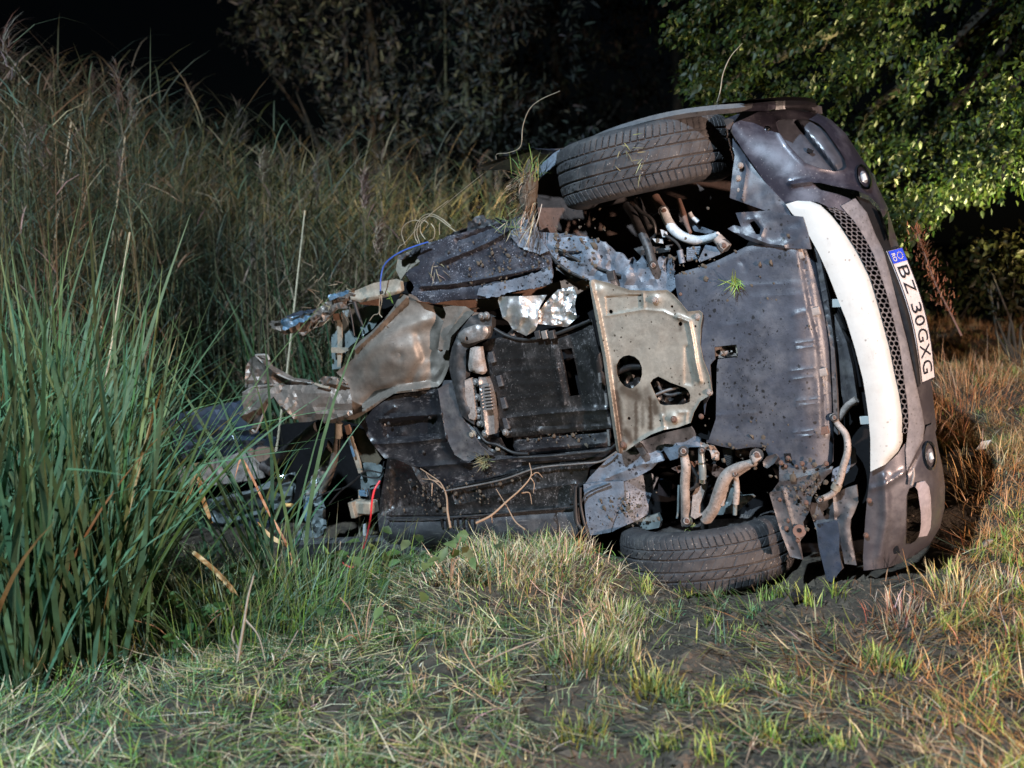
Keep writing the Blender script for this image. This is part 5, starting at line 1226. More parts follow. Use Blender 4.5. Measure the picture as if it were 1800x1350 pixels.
# car footprint, to keep grass from growing through it
def under_car(x, y, z, m=.0):
    q = np.stack([x, y, z], 1) - P0
    u_, v_, w_ = q @ CU, q @ CV, q @ CW
    return (u_ > -3.6) & (u_ < .78) & (w_ < .0 + m) & (w_ > -1.5)
def px_of(X):
    d = np.atleast_2d(X) - CAM
    zc = d @ FW
    return np.stack([d @ RT / zc * FPX + CXP, d @ DN / zc * FPX + CYP], 1), zc
def mud(x, y):
    """bare, trodden earth in the foreground and along the front of the wreck"""
    q = np.stack([x, y], 1)
    a = 1.25 * np.exp(-(((x - .75) / .55) ** 2 + ((y - 2.75) / .8) ** 2)) + .8 * np.exp(-(((x - .95) / .45) ** 2 + ((y - 3.45) / .22) ** 2))
    return np.clip(a + .55 * fbm(q * 2.6, 21, 3) - .08, 0, 1)

# ------------------------------------------------------------------ short grass of the bank
def grass_field():
    parts = []
    def pts(N, xr, yr):
        x = rng.uniform(*xr, N); y = yr[0] + (yr[1] - yr[0]) * rng.random(N) ** 1.25
        return x, y
    def keep(x, y, m=0.0):
        z = gz(x, y)
        p2, zc = px_of(np.stack([x, y, z], 1))
        k = (p2[:, 0] > -120) & (p2[:, 0] < 1920) & (p2[:, 1] < 1480) & (p2[:, 1] > 380) & ~under_car(x, y, z, m)
        return x[k], y[k], z[k]
    # upright living grass, in tufts
    x, y = pts(15000, (-1.9, 4.6), (2.0, 8.5)); x, y, z = keep(x, y, .05)
    pr = (1 - mud(x, y)) * (.35 + .65 * (fbm(np.stack([x, y], 1) * 3.1, 5) > -.1)); k = rng.random(len(x)) < pr; x, y = x[k], y[k]
    n = rng.integers(6, 20, len(x)); bx = np.repeat(x, n) + rng.normal(0, .022, n.sum()); by = np.repeat(y, n) + rng.normal(0, .022, n.sum())
    h = np.repeat(np.clip(rng.gamma(4, .0115, len(x)), .015, .11), n) * rng.uniform(.6, 1.25, len(bx))
    bz = gz(bx, by) - .004
    warm = np.clip((bx - .3) / .9 + .6 * fbm(np.stack([bx, by], 1) * 1.7, 33), 0, 1)  # hue drifts cool to warm rightwards, lamp tint put into blade colour
    tcol = np.clip(np.repeat(rng.random(len(x)), n) + .30 * np.clip(bx - 1.0, 0, 1), 0, 1)
    g = pal(GREEN, len(bx)); cg = pal(COOLG, len(bx)); st = pal(STRAW, len(bx)); ru = pal(RUST, len(bx))
    col = np.where((tcol < .40)[:, None], np.where((warm > rng.random(len(bx)))[:, None], g, cg), np.where(((tcol > .68 - .36 * np.clip(bx - .8, 0, 1)) & (warm > .35))[:, None], ru, np.where((rng.random(len(bx)) < .6)[:, None], st, g)))
    tip = col * .6 + pal(STRAW, len(bx)) * .4
    az = rng.uniform(0, 2 * math.pi, len(bx))
    parts.append(blades('g', np.stack([bx, by, bz], 1), h, rng.uniform(.0022, .0048, len(bx)), az, rng.uniform(.0, .6, len(bx)), rng.uniform(.1, 1.2, len(bx)), col, 3, tip))
    # flattened straw, lying about
    x, y = pts(125000, (-1.9, 4.6), (2.0, 7.5)); x, y, z = keep(x, y, .03)
    pt = fbm(np.stack([x, y], 1) * 4.2, 77, 3)
    k = rng.random(len(x)) < (.34 + .66 * (1 - mud(x, y))) * np.clip(.62 + .75 * pt, .10, 1); x, y, z = x[k], y[k], z[k]
    warm = np.clip((x - .5) / .9, 0, 1)  # more rust to the right, warm lamplight put into straw colour
    q = np.stack([x, y], 1)
    az = 2.6 + 2.2 * vnoise(q * 1.6, 40) + rng.normal(0, .75, len(x))
    col = np.where((rng.random(len(x)) < .50 + .16 * np.clip(-x - .1, 0, 1) - .38 * np.clip(x - .2, 0, 1))[:, None], pal(COOLG + GREEN, len(x), j=.25), np.where((warm * .88 > rng.random(len(x)))[:, None], pal(RUST, len(x), j=.25), pal(STRAW, len(x), j=.3)))
    col = col * np.clip(1 - .55 * mud(x, y), .3, 1)[:, None]
    parts.append(blades('s', np.stack([x, y, z + rng.uniform(0, .03, len(x))], 1), rng.gamma(3, .026, len(x)) + .025, rng.uniform(.0022, .0055, len(x)), az, rng.normal(1.43, .14, len(x)), rng.normal(.12, .4, len(x)), col, 3))
    # clumps of fresh yellow-green regrowth
    x, y = pts(620, (-1.6, 3.6), (2.0, 6.0)); x, y, z = keep(x, y, .05)
    k = (rng.random(len(x)) < np.clip(.55 + .9 * fbm(np.stack([x, y], 1) * 1.9, 91), .05, 1)); x, y = x[k], y[k]
    n = rng.integers(14, 46, len(x)); bx = np.repeat(x, n) + rng.normal(0, .020, n.sum()); by = np.repeat(y, n) + rng.normal(0, .020, n.sum())
    cool = np.repeat(rng.random(len(x)) < np.clip(.75 - x * .8, .05, .95), n)  # cooler greens to the left, floodlight tint put into their colour
    col = np.where(cool[:, None], pal([(.10, .22, .10), (.13, .26, .11), (.16, .24, .10)], len(bx)), pal([(.28, .36, .06), (.22, .32, .06), (.36, .38, .10), (.17, .28, .05)], len(bx)))
    parts.append(blades('c', np.stack([bx, by, gz(bx, by) - .004], 1), np.repeat(rng.uniform(.035, .085, len(x)), n) * rng.uniform(.5, 1.2, len(bx)), rng.uniform(.003, .0062, len(bx)), rng.uniform(0, 6.283, len(bx)), rng.uniform(0, .6, len(bx)), rng.uniform(.1, 1.0, len(bx)), col, 3, col * .75 + .25 * pal(STRAW, len(bx))))
    return veg('grass', parts)
def crumbs():
    r = np.random.default_rng(3); N = 14000
    x = r.uniform(-.3, 2.6, N); y = r.uniform(2.0, 4.2, N)
    k = r.random(N) < mud(x, y) ** .7; x, y = x[k], y[k]; N = len(x)
    z = gz(x, y); s = r.gamma(1.5, .0040, N) + .0014
    o = np.array([(1, 0, 0), (0, 1, 0), (-1, 0, 0), (0, -1, 0), (0, 0, .8), (0, 0, -.6)])
    V = (o[None] * s[:, None, None] * r.uniform(.5, 1.4, (N, 6, 1)) + np.stack([x, y, z], 1)[:, None]).reshape(-1, 3)
    f = np.array([(0, 1, 4), (1, 2, 4), (2, 3, 4), (3, 0, 4), (1, 0, 5), (2, 1, 5), (3, 2, 5), (0, 3, 5)])
    F = (np.arange(N)[:, None, None] * 6 + f[None]).reshape(-1, 3)
    link('soil_crumbs', mesh_from('soil_crumbs', V, F, True, 30), m_dirt, None, 'crumbs of dark earth on the trodden ground', kind='stuff')
crumbs()
link('grass', grass_field(), m_grass, kind='stuff', label='short grass and flattened straw on the trodden bank')

def tuft(name, x, y, n, h, spread, cols, label, cat='grass tuft', lean=.5, wd=.004, z=None, base=None, group=None, up=1.25, segs=4):
    r = np.random.default_rng(int(abs(x * 1000 + y * 77)) + n)
    bx = r.normal(0, spread, n); by = r.normal(0, spread, n)
    z0 = gz(np.array([x]), np.array([y]))[0] if z is None else z
    az = np.arctan2(by, bx) + r.normal(0, .6, n)
    bz = (gz(x + bx, y + by) - z0) if z is None else np.zeros(n)
    c = pal(cols, n, r, .22)
    me = veg(name, [blades('t', np.stack([bx, by, bz - .004], 1), h * r.uniform(.45, 1.2, n), wd * r.uniform(.6, 1.3, n), az, np.abs(r.normal(0, lean, n)), r.uniform(.1, up, n), c, segs, c * .7 + pal(STRAW, n, r) * .3, r=r)])
    o = link(name, me, m_grass, None, label, cat, group)
    o.location = (x, y, z0)
    return o
tuft('grass_tuft', 1.20, 3.26, 260, 0.087, .055, RUST + STRAW, 'rust-brown tuft of dry grass against the lower corner of the bumper', lean=.75)
tuft('grass_tuft', 1.42, 3.36, 240, 0.105, .06, RUST + STRAW + GREEN[2:], 'yellow-green tuft of grass right of the bumper corner', lean=.5)
tuft('grass_tuft', 1.60, 3.42, 200, 0.081, .05, GREEN + STRAW, 'grass tuft growing farther right of the bumper corner, before the dry bank', lean=.5)
tuft('grass_tuft', 1.02, 2.92, 60, 0.074, .018, [(.13, .22, .03), (.16, .24, .05), (.10, .18, .03)], 'bright green grass tuft alone on the bare mud before the lower wheel', lean=.45, wd=.006)
tuft('grass_tuft', .38, 2.82, 120, 0.074, .04, [(.20, .24, .05), (.26, .28, .08), (.15, .20, .04)], 'yellow-green cut tuft on the mud in the middle foreground', lean=.3, wd=.006, up=.6)
tuft('grass_tuft', .17, 2.62, 90, 0.062, .035, [(.22, .25, .06), (.15, .20, .04)], 'yellow-green cut tuft at the bottom edge of the photo, just left of the middle', lean=.3, wd=.006, up=.6)
tuft('grass_tuft', 1.50, 2.95, 240, 0.093, .06, STRAW + GREEN + RUST, 'pale bushy tuft of grass in the right foreground', lean=.55)
tuft('grass_tuft', 1.72, 3.02, 200, 0.099, .06, RUST + STRAW, 'reddish dry tuft at the right edge of the foreground', lean=.6)
tuft('grass_tuft', 1.95, 3.75, 260, 0.105, .07, RUST + STRAW, 'dry tuft on the bank right of the fog lamp, low and spiky', lean=.7)
tuft('grass_tuft', .34, 3.46, 260, 0.087, .06, GREEN + STRAW, 'pale green tuft leaning against the tyre of the lower wheel', lean=.5)
tuft('grass_tuft', .22, 3.06, 320, 0.105, .08, [(.17, .22, .05), (.22, .24, .09), (.12, .19, .04)] + STRAW[:1], 'broad yellow-green tuft in the grass before the middle of the wreck', lean=.45)
tuft('grass_tuft', -.04, 3.70, 620, 0.136, .13, STRAW + STRAW + GREEN[:2], 'mound of straw and dry grass heaped before the sill of the wreck', lean=.9, wd=.0032, up=1.6)
tuft('grass_tuft', .16, 3.70, 460, 0.105, .10, STRAW + GREEN, 'straw heap with green blades between the sill and the lower wheel', lean=.9, wd=.0032, up=1.5)
for (x, y, n, h, lb) in ((1.85, 5.2, 420, .17, 'spiky dry brown grass on the bank nearest the number plate'), (2.35, 5.6, 420, .20, 'spiky dry brown grass clump below the leaning dead stalk'), (2.9, 5.9, 420, .22, 'spiky dry brown grass clump at the right edge, below the dark bush'), (2.3, 4.6, 320, .13, 'brown flattened grass clump beside the white scrap of litter'), (2.6, 4.9, 320, .14, 'brown spiky grass clump at the right edge beyond the scrap of litter'), (1.95, 4.3, 420, .12, 'heap of rust-red straw on the bank right of the bumper'), (2.25, 4.05, 320, .11, 'dry bank grass near the right edge, level with the fog lamp')):
    tuft('dry_grass_clump', x, y, n, h, .14, RUST + STRAW[:2] + RUST, lb, 'grass clump', lean=.85, wd=.0036)

# ------------------------------------------------------------------ cattails
def cat_leaf(seed):
    r = np.random.default_rng(500 + seed)
    dry = seed % 17 == 5
    L = np.array([r.uniform(1.05, 1.6)]); base = np.zeros((1, 3))
    col = pal([(.066, .140, .074), (.054, .116, .068), (.078, .152, .074), (.095, .158, .062)] if not dry else [(.27, .16, .08), (.33, .22, .12), (.25, .22, .06)], 1, r, .15)
    tip = col * .7 + (np.array([[.22, .20, .07]]) if r.random() < .25 else col) * .3
    kink = (r.uniform(.70, .88), r.uniform(.35, .9)) if (seed % 6 == 2) else None
    me = veg('leaf', [blades('l', base, L * (.75 if dry else 1), np.array([r.uniform(.014, .023)]), np.array([0.]), np.array([.0]), np.array([r.uniform(.1, .55)]), col, 8, tip, kink=kink, face=r.normal(0, .35, 1), r=r)])
    me.materials.append(m_reed)
    return me
CL = [cat_leaf(i) for i in range(18)]
def cattail(x, y, n, s, r, label, group):
    e = bpy.data.objects.new('cattail', None); COL.objects.link(e)
    z = float(gz(np.array([x]), np.array([y]))[0])
    e.location = (x, y, z - .02); e['label'] = label; e['category'] = 'cattail'
    if group: e['group'] = group
    drift = r.normal(.20, .12)
    for k in range(n):
        o = bpy.data.objects.new('leaf', CL[r.integers(len(CL))]); COL.objects.link(o); o.parent = e
        o.location = (r.normal(0, .03), r.normal(0, .03), 0)
        o.rotation_euler = (r.normal(0, .13), drift + np.clip(r.normal(0, .18), -.42, .42), r.uniform(0, 6.283))
        o.scale = (1, 1, s * r.uniform(.7, 1.15))
    return e
rr = np.random.default_rng(11)
placed = 0
cand = []
while placed < 175:
    # the stand runs from the left edge of the foreground back along the ditch
    y = rr.uniform(2.95, 6.2); edge = np.interp(y, [2.9, 3.2, 3.6, 4.0, 4.4, 5.0, 5.6, 6.4], [-1.28, -1.18, -1.20, -1.54, -1.88, -2.2, -2.3, -1.9])
    x = edge - abs(rr.normal(0, .75)) - .02
    p2, zc = px_of(np.array([[x, y, float(gz(np.array([x]), np.array([y]))[0]) + .6]]))
    if p2[0, 0] < -160: continue
    cand.append((x, y)); placed += 1
for x, y in cand:
    cattail(x, y, int(rr.integers(10, 14)), float(np.interp(y, [3, 4, 6], [.86, .92, 1.0])), rr, 'tall green cattail clump in the stand beside the torn end of the wreck', 'cattails in the ditch beside the wreck')
for x, y, lb in ((-.80, 3.86, 'cattail clump leaning over the bare torn end of the wreck, nearest the junction box'), (-.93, 4.0, 'cattail clump with long blades fanning before the rear body panels')):
    cattail(x, y, 9, .95, rr, lb, None)
for k in range(34):
    d = rr.uniform(6.4, 7.6); px = rr.uniform(230, 690)
    cattail((px - CXP) / FPX * d, d, 9, 1.08, rr, 'green cattail clump behind the torn rail, between the wreck and the reed bed', 'cattails behind the torn end of the wreck')
for k in range(9):
    px = rr.uniform(300, 470); d = rr.uniform(4.15, 4.7)
    cattail((px - CXP) / FPX * d, d, 3, .62, rr, 'thin cattail clump growing right before the rear body panels of the wreck', 'sparse cattails before the rear body panels')
# bent dry leaf before the lower rail
def bent_leaf(name, pts, w, col, label, cat='dry leaf'):
    p = smooth_line(np.array(pts), 5); n = len(p)
    T = np.gradient(p, axis=0); T /= np.linalg.norm(T, axis=1)[:, None]
    s = np.cross(T, np.array([.2, -.9, .3])); s /= np.linalg.norm(s, axis=1)[:, None]
    ww = w * np.interp(np.linspace(0, 1, n), [0, .15, .8, 1], [.6, 1, .8, .1])[:, None]
    V = np.stack([p - s * ww / 2, p + s * ww / 2], 1).reshape(-1, 3)
    F = np.array([(2 * i, 2 * i + 1, 2 * i + 3, 2 * i + 2) for i in range(n - 1)])
    me = mesh_from(name, V, F); set_tint(me, np.tile(np.array(col), (len(V), 1)))
    return link(name, me, m_dry, None, label, cat)
gp = lambda pts, d: ground_at(np.array(pts, float), np.linspace(d[0], d[1], len(pts)) if hasattr(d, '__len__') else np.full(len(pts), d))
bent_leaf('dry_leaf', gp(ZB((775, 1300), (760, 1230), (748, 1180), (720, 1150), (640, 1110), (555, 1020)), (4.25, 4.2)), .02, (.40, .31, .19), 'pale dry leaf bent sharply before the lower rail of the wreck')
bent_leaf('dry_leaf', gp(ZB((745, 1210), (700, 1110), (600, 930), (520, 760), (462, 668), (425, 780)), (4.2, 4.25)), .010, (.36, .22, .12), 'thin brown dry stalk arching before the torn rear of the wreck')
bent_leaf('dry_leaf', gp([(372, 920), (355, 870), (345, 815), (338, 850), (322, 905)], (3.9, 3.9)), .016, (.22, .135, .075), 'brown dry leaf folded over like a hairpin among the cattails')
bent_leaf('dry_leaf', gp([(430, 1085), (410, 1040), (380, 1005), (345, 975), (335, 968)], (3.7, 3.8)), .018, (.36, .27, .16), 'tan dry leaf curling over the green plants at the foot of the cattails')
bent_leaf('green_blade', gp(ZB((1000, 1310), (960, 1220), (925, 1150)), (4.2, 4.2)), .016, (.16, .22, .05), 'short green blade standing before the lower rail beside the red wire', 'grass blade')

# ------------------------------------------------------------------ reeds
def reed_mesh(r, h, plume, nl=7, dry=.3):
    parts = []
    ax = r.uniform(0, 6.28); ln = abs(r.normal(.04, .05))
    isdry = r.random() < dry
    scol = pal([(.24, .19, .11), (.17, .15, .075)] if isdry else [(.075, .095, .045), (.13, .125, .06)], 1, r)
    b = blades('s', np.zeros((1, 3)), h, .0075, ax, ln, .10, scol, 6, face=np.array([0.]), r=r); parts.append(b)
    b = blades('s', np.zeros((1, 3)), h, .0075, ax, ln, .10, scol, 6, face=np.array([1.57]), r=r); parts.append(b)
    def at(t):
        p = np.zeros(3); 
        for k in range(int(t * 6 + .5)):
            a = ln + .10 * ((k + .5) / 6) ** 1.3
            p += np.array([math.cos(ax) * math.sin(a), math.sin(ax) * math.sin(a), math.cos(a)]) * h / 6
        return p
    t = np.sort(r.uniform(.30, .97, nl))
    bs = np.array([at(k) for k in t])
    wind = r.normal(0.2, .9, nl)
    lc = pal([(.25, .20, .14), (.22, .155, .11)] if isdry else [(.068, .092, .062), (.058, .080, .055), (.085, .10, .065)], nl, r)
    parts.append(blades('l', bs, r.uniform(.25, .48, nl), r.uniform(.007, .013, nl), wind + np.where(r.random(nl) < .4, math.pi, 0), r.uniform(.45, 1.0, nl), r.uniform(.3, 1.3, nl), lc, 4, lc * .8 + np.array([[.05, .045, .025]]), r=r))
    if plume:
        parts.append(plume_part(r, at(1.0), 60, .20))
    return veg('reed', parts)
def plume_part(r, top, n, s, cols=((.15, .125, .108), (.17, .14, .12), (.12, .10, .085))):
    u = r.random(n)
    base = top + np.stack([r.normal(0, .008, n), r.normal(0, .008, n), (u - .5) * s * 1.2], 1)
    az = r.normal(.2, 1.1, n)
    c = pal(cols, n, r)
    return blades('p', base, s * r.uniform(.35, .8, n), .0045, az, r.uniform(.3, .9, n), r.uniform(.5, 1.6, n), c, 3, r=r)
RV = []
for i in range(14):
    r = np.random.default_rng(900 + i)
    me = reed_mesh(r, 2.3, i % 7 == 0, 12, .35); me.materials.append(m_reedbed); RV.append(me)
def reed_top(px, d):
    """how high the reed bed stands, by place across the picture"""
    return np.interp(px, [-200, 0, 120, 250, 400, 520, 640, 760, 900, 1100], [70, 75, 95, 140, 185, 225, 240, 265, 300, 330])
rr = np.random.default_rng(21)
pts = []
while len(pts) < 285:
    y = rr.uniform(5.6, 8.6); px = rr.uniform(-120, 980)
    x = (px - CXP) / FPX * (y * 1.0) * 1.0
    if under_car(np.array([x]), np.array([y]), np.array([.0]), .25)[0] and px > 300 and y < 6.4: continue
    z = float(gz(np.array([x]), np.array([y]))[0])
    if px > 520 and y < 6.4: continue
    topz = 1.25 - (reed_top(px, y) + rr.uniform(0, 260) * (1 if y < 7.2 else .6) - 420) / FPX * y
    pts.append((x, y, z, topz - z))
for k, (x, y, z, h) in enumerate(pts):
    o = bpy.data.objects.new('reed', RV[rr.integers(len(RV))]); COL.objects.link(o)
    o.location = (x, y, z - .03); s = max(.45, h / 2.3); o.scale = (max(.8, s), max(.8, s), s); o.rotation_euler = (0, rr.normal(.03, .06), rr.uniform(-.9, .9) + (math.pi if rr.random() < .35 else 0))
    o['label'] = 'tall reed with drooping leaves in the reed bed behind the wreck'; o['category'] = 'reed'; o['group'] = 'reeds in the bed behind the wreck'
def reed_mass():
    parts = []
    N = 4600
    y = rr.uniform(5.8, 10.5, N); px = rr.uniform(-200, 1150, N); x = (px - CXP) / FPX * y
    k = ~(under_car(x, y, np.zeros(N), .3) & (y < 6.6)) & ~((px > 700) & (y < 7.4)); x, y, px = x[k], y[k], px[k]; N = len(x)
    z = gz(x, y)
    top = 1.25 - (reed_top(px, y) + rr.uniform(0, 300, N) - 420) / FPX * y
    h = np.maximum(.5, top - z)
    dry = np.clip(fbm(np.stack([x, y], 1) * .9, 50) * .8 + .50, .08, .9)
    isd = rr.random(N) < dry
    sc = np.where(isd[:, None], pal([(.24, .19, .115), (.19, .155, .09)], N, rr), pal([(.065, .085, .045), (.11, .115, .06)], N, rr))
    az = rr.uniform(0, 6.28, N); ln = np.abs(rr.normal(.03, .08, N))
    base = np.stack([x, y, z - .03], 1)
    parts.append(blades('s', base, h, .007, az, ln, .1, sc, 4, face=rr.uniform(-1, 1, N), r=rr))
    for j in range(10):
        t = rr.uniform(.30, 1.0, N)
        hd = np.stack([np.cos(az), np.sin(az), 0 * az], 1)
        a = ln + .04
        b = base + hd * (np.sin(a) * h * t)[:, None] + np.array([0, 0, 1]) * (np.cos(a) * h * t)[:, None]
        lc = np.where(isd[:, None], pal([(.25, .20, .14), (.21, .145, .105)], N, rr), pal([(.064, .088, .062), (.055, .076, .055), (.080, .098, .065)], N, rr))
        parts.append(blades('l', b, rr.uniform(.2, .46, N), rr.uniform(.006, .012, N), rr.normal(.2, .9, N) + np.where(rr.random(N) < .4, math.pi, 0), rr.uniform(.4, 1.1, N), rr.uniform(.2, 1.4, N), lc, 3, r=rr))
    for i in range(45):
        q = rr.integers(N)
        parts.append(plume_part(rr, base[q] + np.array([0, 0, h[q]]), 40, .2))
    return veg('reed_bed', parts)
link('reed_bed', reed_mass(), m_reedbed, kind='stuff', label='mass of reeds filling the ditch behind the wreck')
def plumed_reed(px, py, depth, label, s=.30):
    top = ground_at(np.array([[px, py]]), np.array([depth]))[0]
    z = float(gz(np.array([top[0]]), np.array([top[1]]))[0])
    e = bpy.data.objects.new('plumed_reed', None); COL.objects.link(e); e.location = (top[0], top[1], z); e['label'] = label; e['category'] = 'reed'
    r = np.random.default_rng(int(px)); h = top[2] - z
    me = veg('stem', [blades('s', np.zeros((1, 3)), h, .008, 0., 0., .0, pal([(.19, .16, .10)], 1, r), 6, face=np.array([f]), r=r) for f in (0., 1.57)])
    link('stem', me, m_dry, e)
    link('plume', veg('plume', [plume_part(r, np.array([0, 0, h - .02]), 260, s, ((.33, .24, .18), (.38, .29, .22), (.26, .19, .14)))]), m_dry, e)
    for k in range(4):
        c = pal([(.06, .09, .05), (.2, .16, .09)], 1, r)
        link('leaf', veg('leaf', [blades('l', np.array([[0, 0, h * r.uniform(.4, .85)]]), .4, .013, r.uniform(-1, 1) + (math.pi if k % 2 else 0), .6, .9, c, 5, r=r)]), m_reed, e)
plumed_reed(640, 330, 5.9, 'reed with a large drooping pinkish plume, the higher of the two above the torn rail', .15)
plumed_reed(664, 412, 5.7, 'reed with a compact pink plume, the lower of the two above the torn rail', .13)
plumed_reed(462, 290, 6.4, 'reed with a feathery brown plume standing up in the middle of the reed bed', .14)
for px, py, b, d, lb in ((228, 408, (205, 540), 5.2, 'bare straw-pale reed stalk standing before the reed bed at the left'), (125, 215, (108, 330), 6.5, 'pale dry reed stalk high in the reed bed near the left edge'), (220, 240, (200, 390), 6.6, 'pale straight reed stalk in the upper left of the reed bed'), (536, 370, (520, 500), 5.9, 'pale reed stalk rising left of the torn rail')):
    a = ground_at(np.array([[px, py]]), np.array([d]))[0]; c = ground_at(np.array([b], float), np.array([d]))[0]
    dr = c - a; z = float(gz(np.array([c[0]]), np.array([c[1]]))[0]); e2 = c + dr * ((z - c[2]) / dr[2]) if abs(dr[2]) > .01 else c
    o = link('reed_stalk', tube_mesh('reed_stalk', [e2, (a + e2) / 2 + [.01, 0, 0], a], [.007, .006, .004], 6), M('straw_stalk', (.42, .36, .25), .7, bump=.1), None, lb, 'reed stalk')

# ------------------------------------------------------------------ trees
def tree(name, root, trunk, limbs, crown, lab, cat, bark, leafm, group=None):
    e = bpy.data.objects.new(name, None); COL.objects.link(e); e.location = root; e['label'] = lab; e['category'] = cat
    if group: e['group'] = group
    root = np.array(root)
    link('trunk', tube_mesh('trunk', np.array(trunk[0]) - root, trunk[1], 10), bark, e)
    for p, r in limbs:
        link('branch', tube_mesh('branch', np.array(p) - root, r, 6), bark, e)
    V, F, C = crown
    me = mesh_from('crown', V - root, F, True); set_tint(me, C)
    link('crown', me, leafm, e)
    return e
def sprays(r, centres, dirs, n, L, lw, cols, spread=.30, droop=.35, size=None):
    """leafy twigs: n leaves along each spray"""
    M_ = len(centres)
    k = np.repeat(np.arange(M_), n)
    t = r.random(len(k))
    d = dirs / np.linalg.norm(dirs, axis=1)[:, None]
    pos = centres[k] + d[k] * (t * spread)[:, None] + np.array([0, 0, -1]) * (droop * spread * t * t)[:, None] + r.normal(0, .028, (len(k), 3))
    ld = d[k] * .7 + r.normal(0, .65, (len(k), 3)) + np.array([0, 0, -.45])
    nrm = np.array([0, -.35, 1.0]) + r.normal(0, .55, (len(k), 3))
    sz = r.uniform(.65, 1.25, len(k))
    col = pal(cols, len(k), r, .2) * (1 + r.normal(0, .18, M_))[k][:, None]
    return leaves(pos, ld, L * sz, lw * sz, np.clip(col, .005, 1), r, nrm)

# the broad-leaved tree overhanging from the right
r = np.random.default_rng(77)
def low_edge(px):
    return np.interp(px, [1080, 1130, 1180, 1230, 1280, 1340, 1420, 1500, 1560, 1610, 1660, 1700, 1760, 1800, 1900, 2100], [-30, 30, 70, 150, 240, 320, 330, 380, 425, 415, 385, 335, 325, 305, 330, 300])
cen = []; 
while len(cen) < 1750:
    px = r.uniform(1090, 2250); py = r.uniform(-420, 420); d = r.uniform(5.6, 8.4)
    lim = low_edge(px) - 62
    if py > lim: continue
    hole = vnoise(np.array([[px / 75, py / 75, d * 1.1]]), 61)[0]
    if hole < -.46: continue
    if px < 1300 and r.random() > (px - 1060) / 240: continue
    cen.append(ground_at(np.array([[px, py]]), np.array([d]))[0])
# fringe along the lower edge
for px in r.uniform(1240, 1900, 260):
    d = r.uniform(5.6, 7.0)
    cen.append(ground_at(np.array([[px, low_edge(px) - r.uniform(30, 80)]]), np.array([d]))[0])
cen = np.array(cen)
trunk_base = np.array([5.2, 8.8, float(gz(np.array([5.2]), np.array([8.8]))[0])])
dirs = cen - (trunk_base + np.array([0, 0, 2.6])); dirs += r.normal(0, .8, dirs.shape); dirs[:, 2] -= .5
crown = sprays(r, cen, dirs, 48, .040, .021, [(.015, .026, .006), (.020, .031, .007), (.013, .024, .008), (.028, .036, .006)], .20, .4)
limbs = []
for q in ((1500, 40), (1330, 120), (1640, 110), (1740, 210), (1420, -60), (1620, 250), (1560, 170)):
    tip = ground_at(np.array([q], float), np.array([r.uniform(6.3, 7.3)]))[0]
    st = trunk_base + np.array([0, 0, r.uniform(2.2, 3.6)])
    md = (st + tip) / 2 + np.array([0, 0, .35]) + r.normal(0, .12, 3)
    limbs.append((smooth_line([st, md, tip, tip + (tip - md) * .15 - np.array([0, 0, .1])], 6), np.linspace(.06, .010, 19)))
tree('overhanging_tree', trunk_base, (smooth_line([trunk_base - [0, 0, .1], trunk_base + [-.05, 0, 1.2], trunk_base + [.1, .05, 2.6], trunk_base + [.0, 0, 4.8]], 5), np.linspace(.22, .09, 16)), limbs, crown, 'large green broad-leaved tree overhanging the nose of the wreck from the right', 'tree', m_bark, m_leaf)

# grey-leaved willow behind the reeds
r = np.random.default_rng(88)
cen = []
while len(cen) < 1000:
    px = r.uniform(400, 1010); py = r.uniform(-330, 330); d = r.uniform(10.0, 12.2)
    lf_ = np.interp(py, [-330, -30, 40, 90, 160, 230, 300], [420, 455, 425, 410, 470, 545, 610])
    if px < lf_ or (px > 900 and r.random() < .6): continue
    if vnoise(np.array([[px / 60, py / 60, d * 1.3]]), 71)[0] < -.25: continue
    cen.append(ground_at(np.array([[px, py]]), np.array([d]))[0])
cen = np.array(cen)
wb = np.array([-1.35, 11.3, float(gz(np.array([-1.35]), np.array([11.3]))[0])])
dirs = cen - (wb + [0, 0, 1.0]); dirs += r.normal(0, .6, dirs.shape)
crown = sprays(r, cen, dirs, 15, .095, .030, [(.075, .085, .08), (.06, .068, .06), (.09, .097, .09), (.05, .06, .045)], .34, .15)
limbs = []
for q in ((520, 160), (450, 90), (640, 60), (700, 180), (600, -60), (580, 240), (780, 120)):
    tip = ground_at(np.array([q], float), np.array([r.uniform(10.3, 11.6)]))[0]
    st = wb + np.array([0, 0, r.uniform(.5, 1.4)]); md = (st + tip) / 2 + r.normal(0, .1, 3) + [0, 0, .15]
    limbs.append((smooth_line([st, md, tip], 6), np.linspace(.05, .008, 13)))
tree('willow_bush', wb, (smooth_line([wb - [0, 0, .1], wb + [.1, 0, 1.2], wb + [0, .1, 2.6], wb + [-.1, 0, 4.2]], 5), np.linspace(.13, .03, 16)), limbs, crown, 'grey-leaved willow bush behind the reed bed, dim against the black sky', 'bush', m_bark, m_leafw)
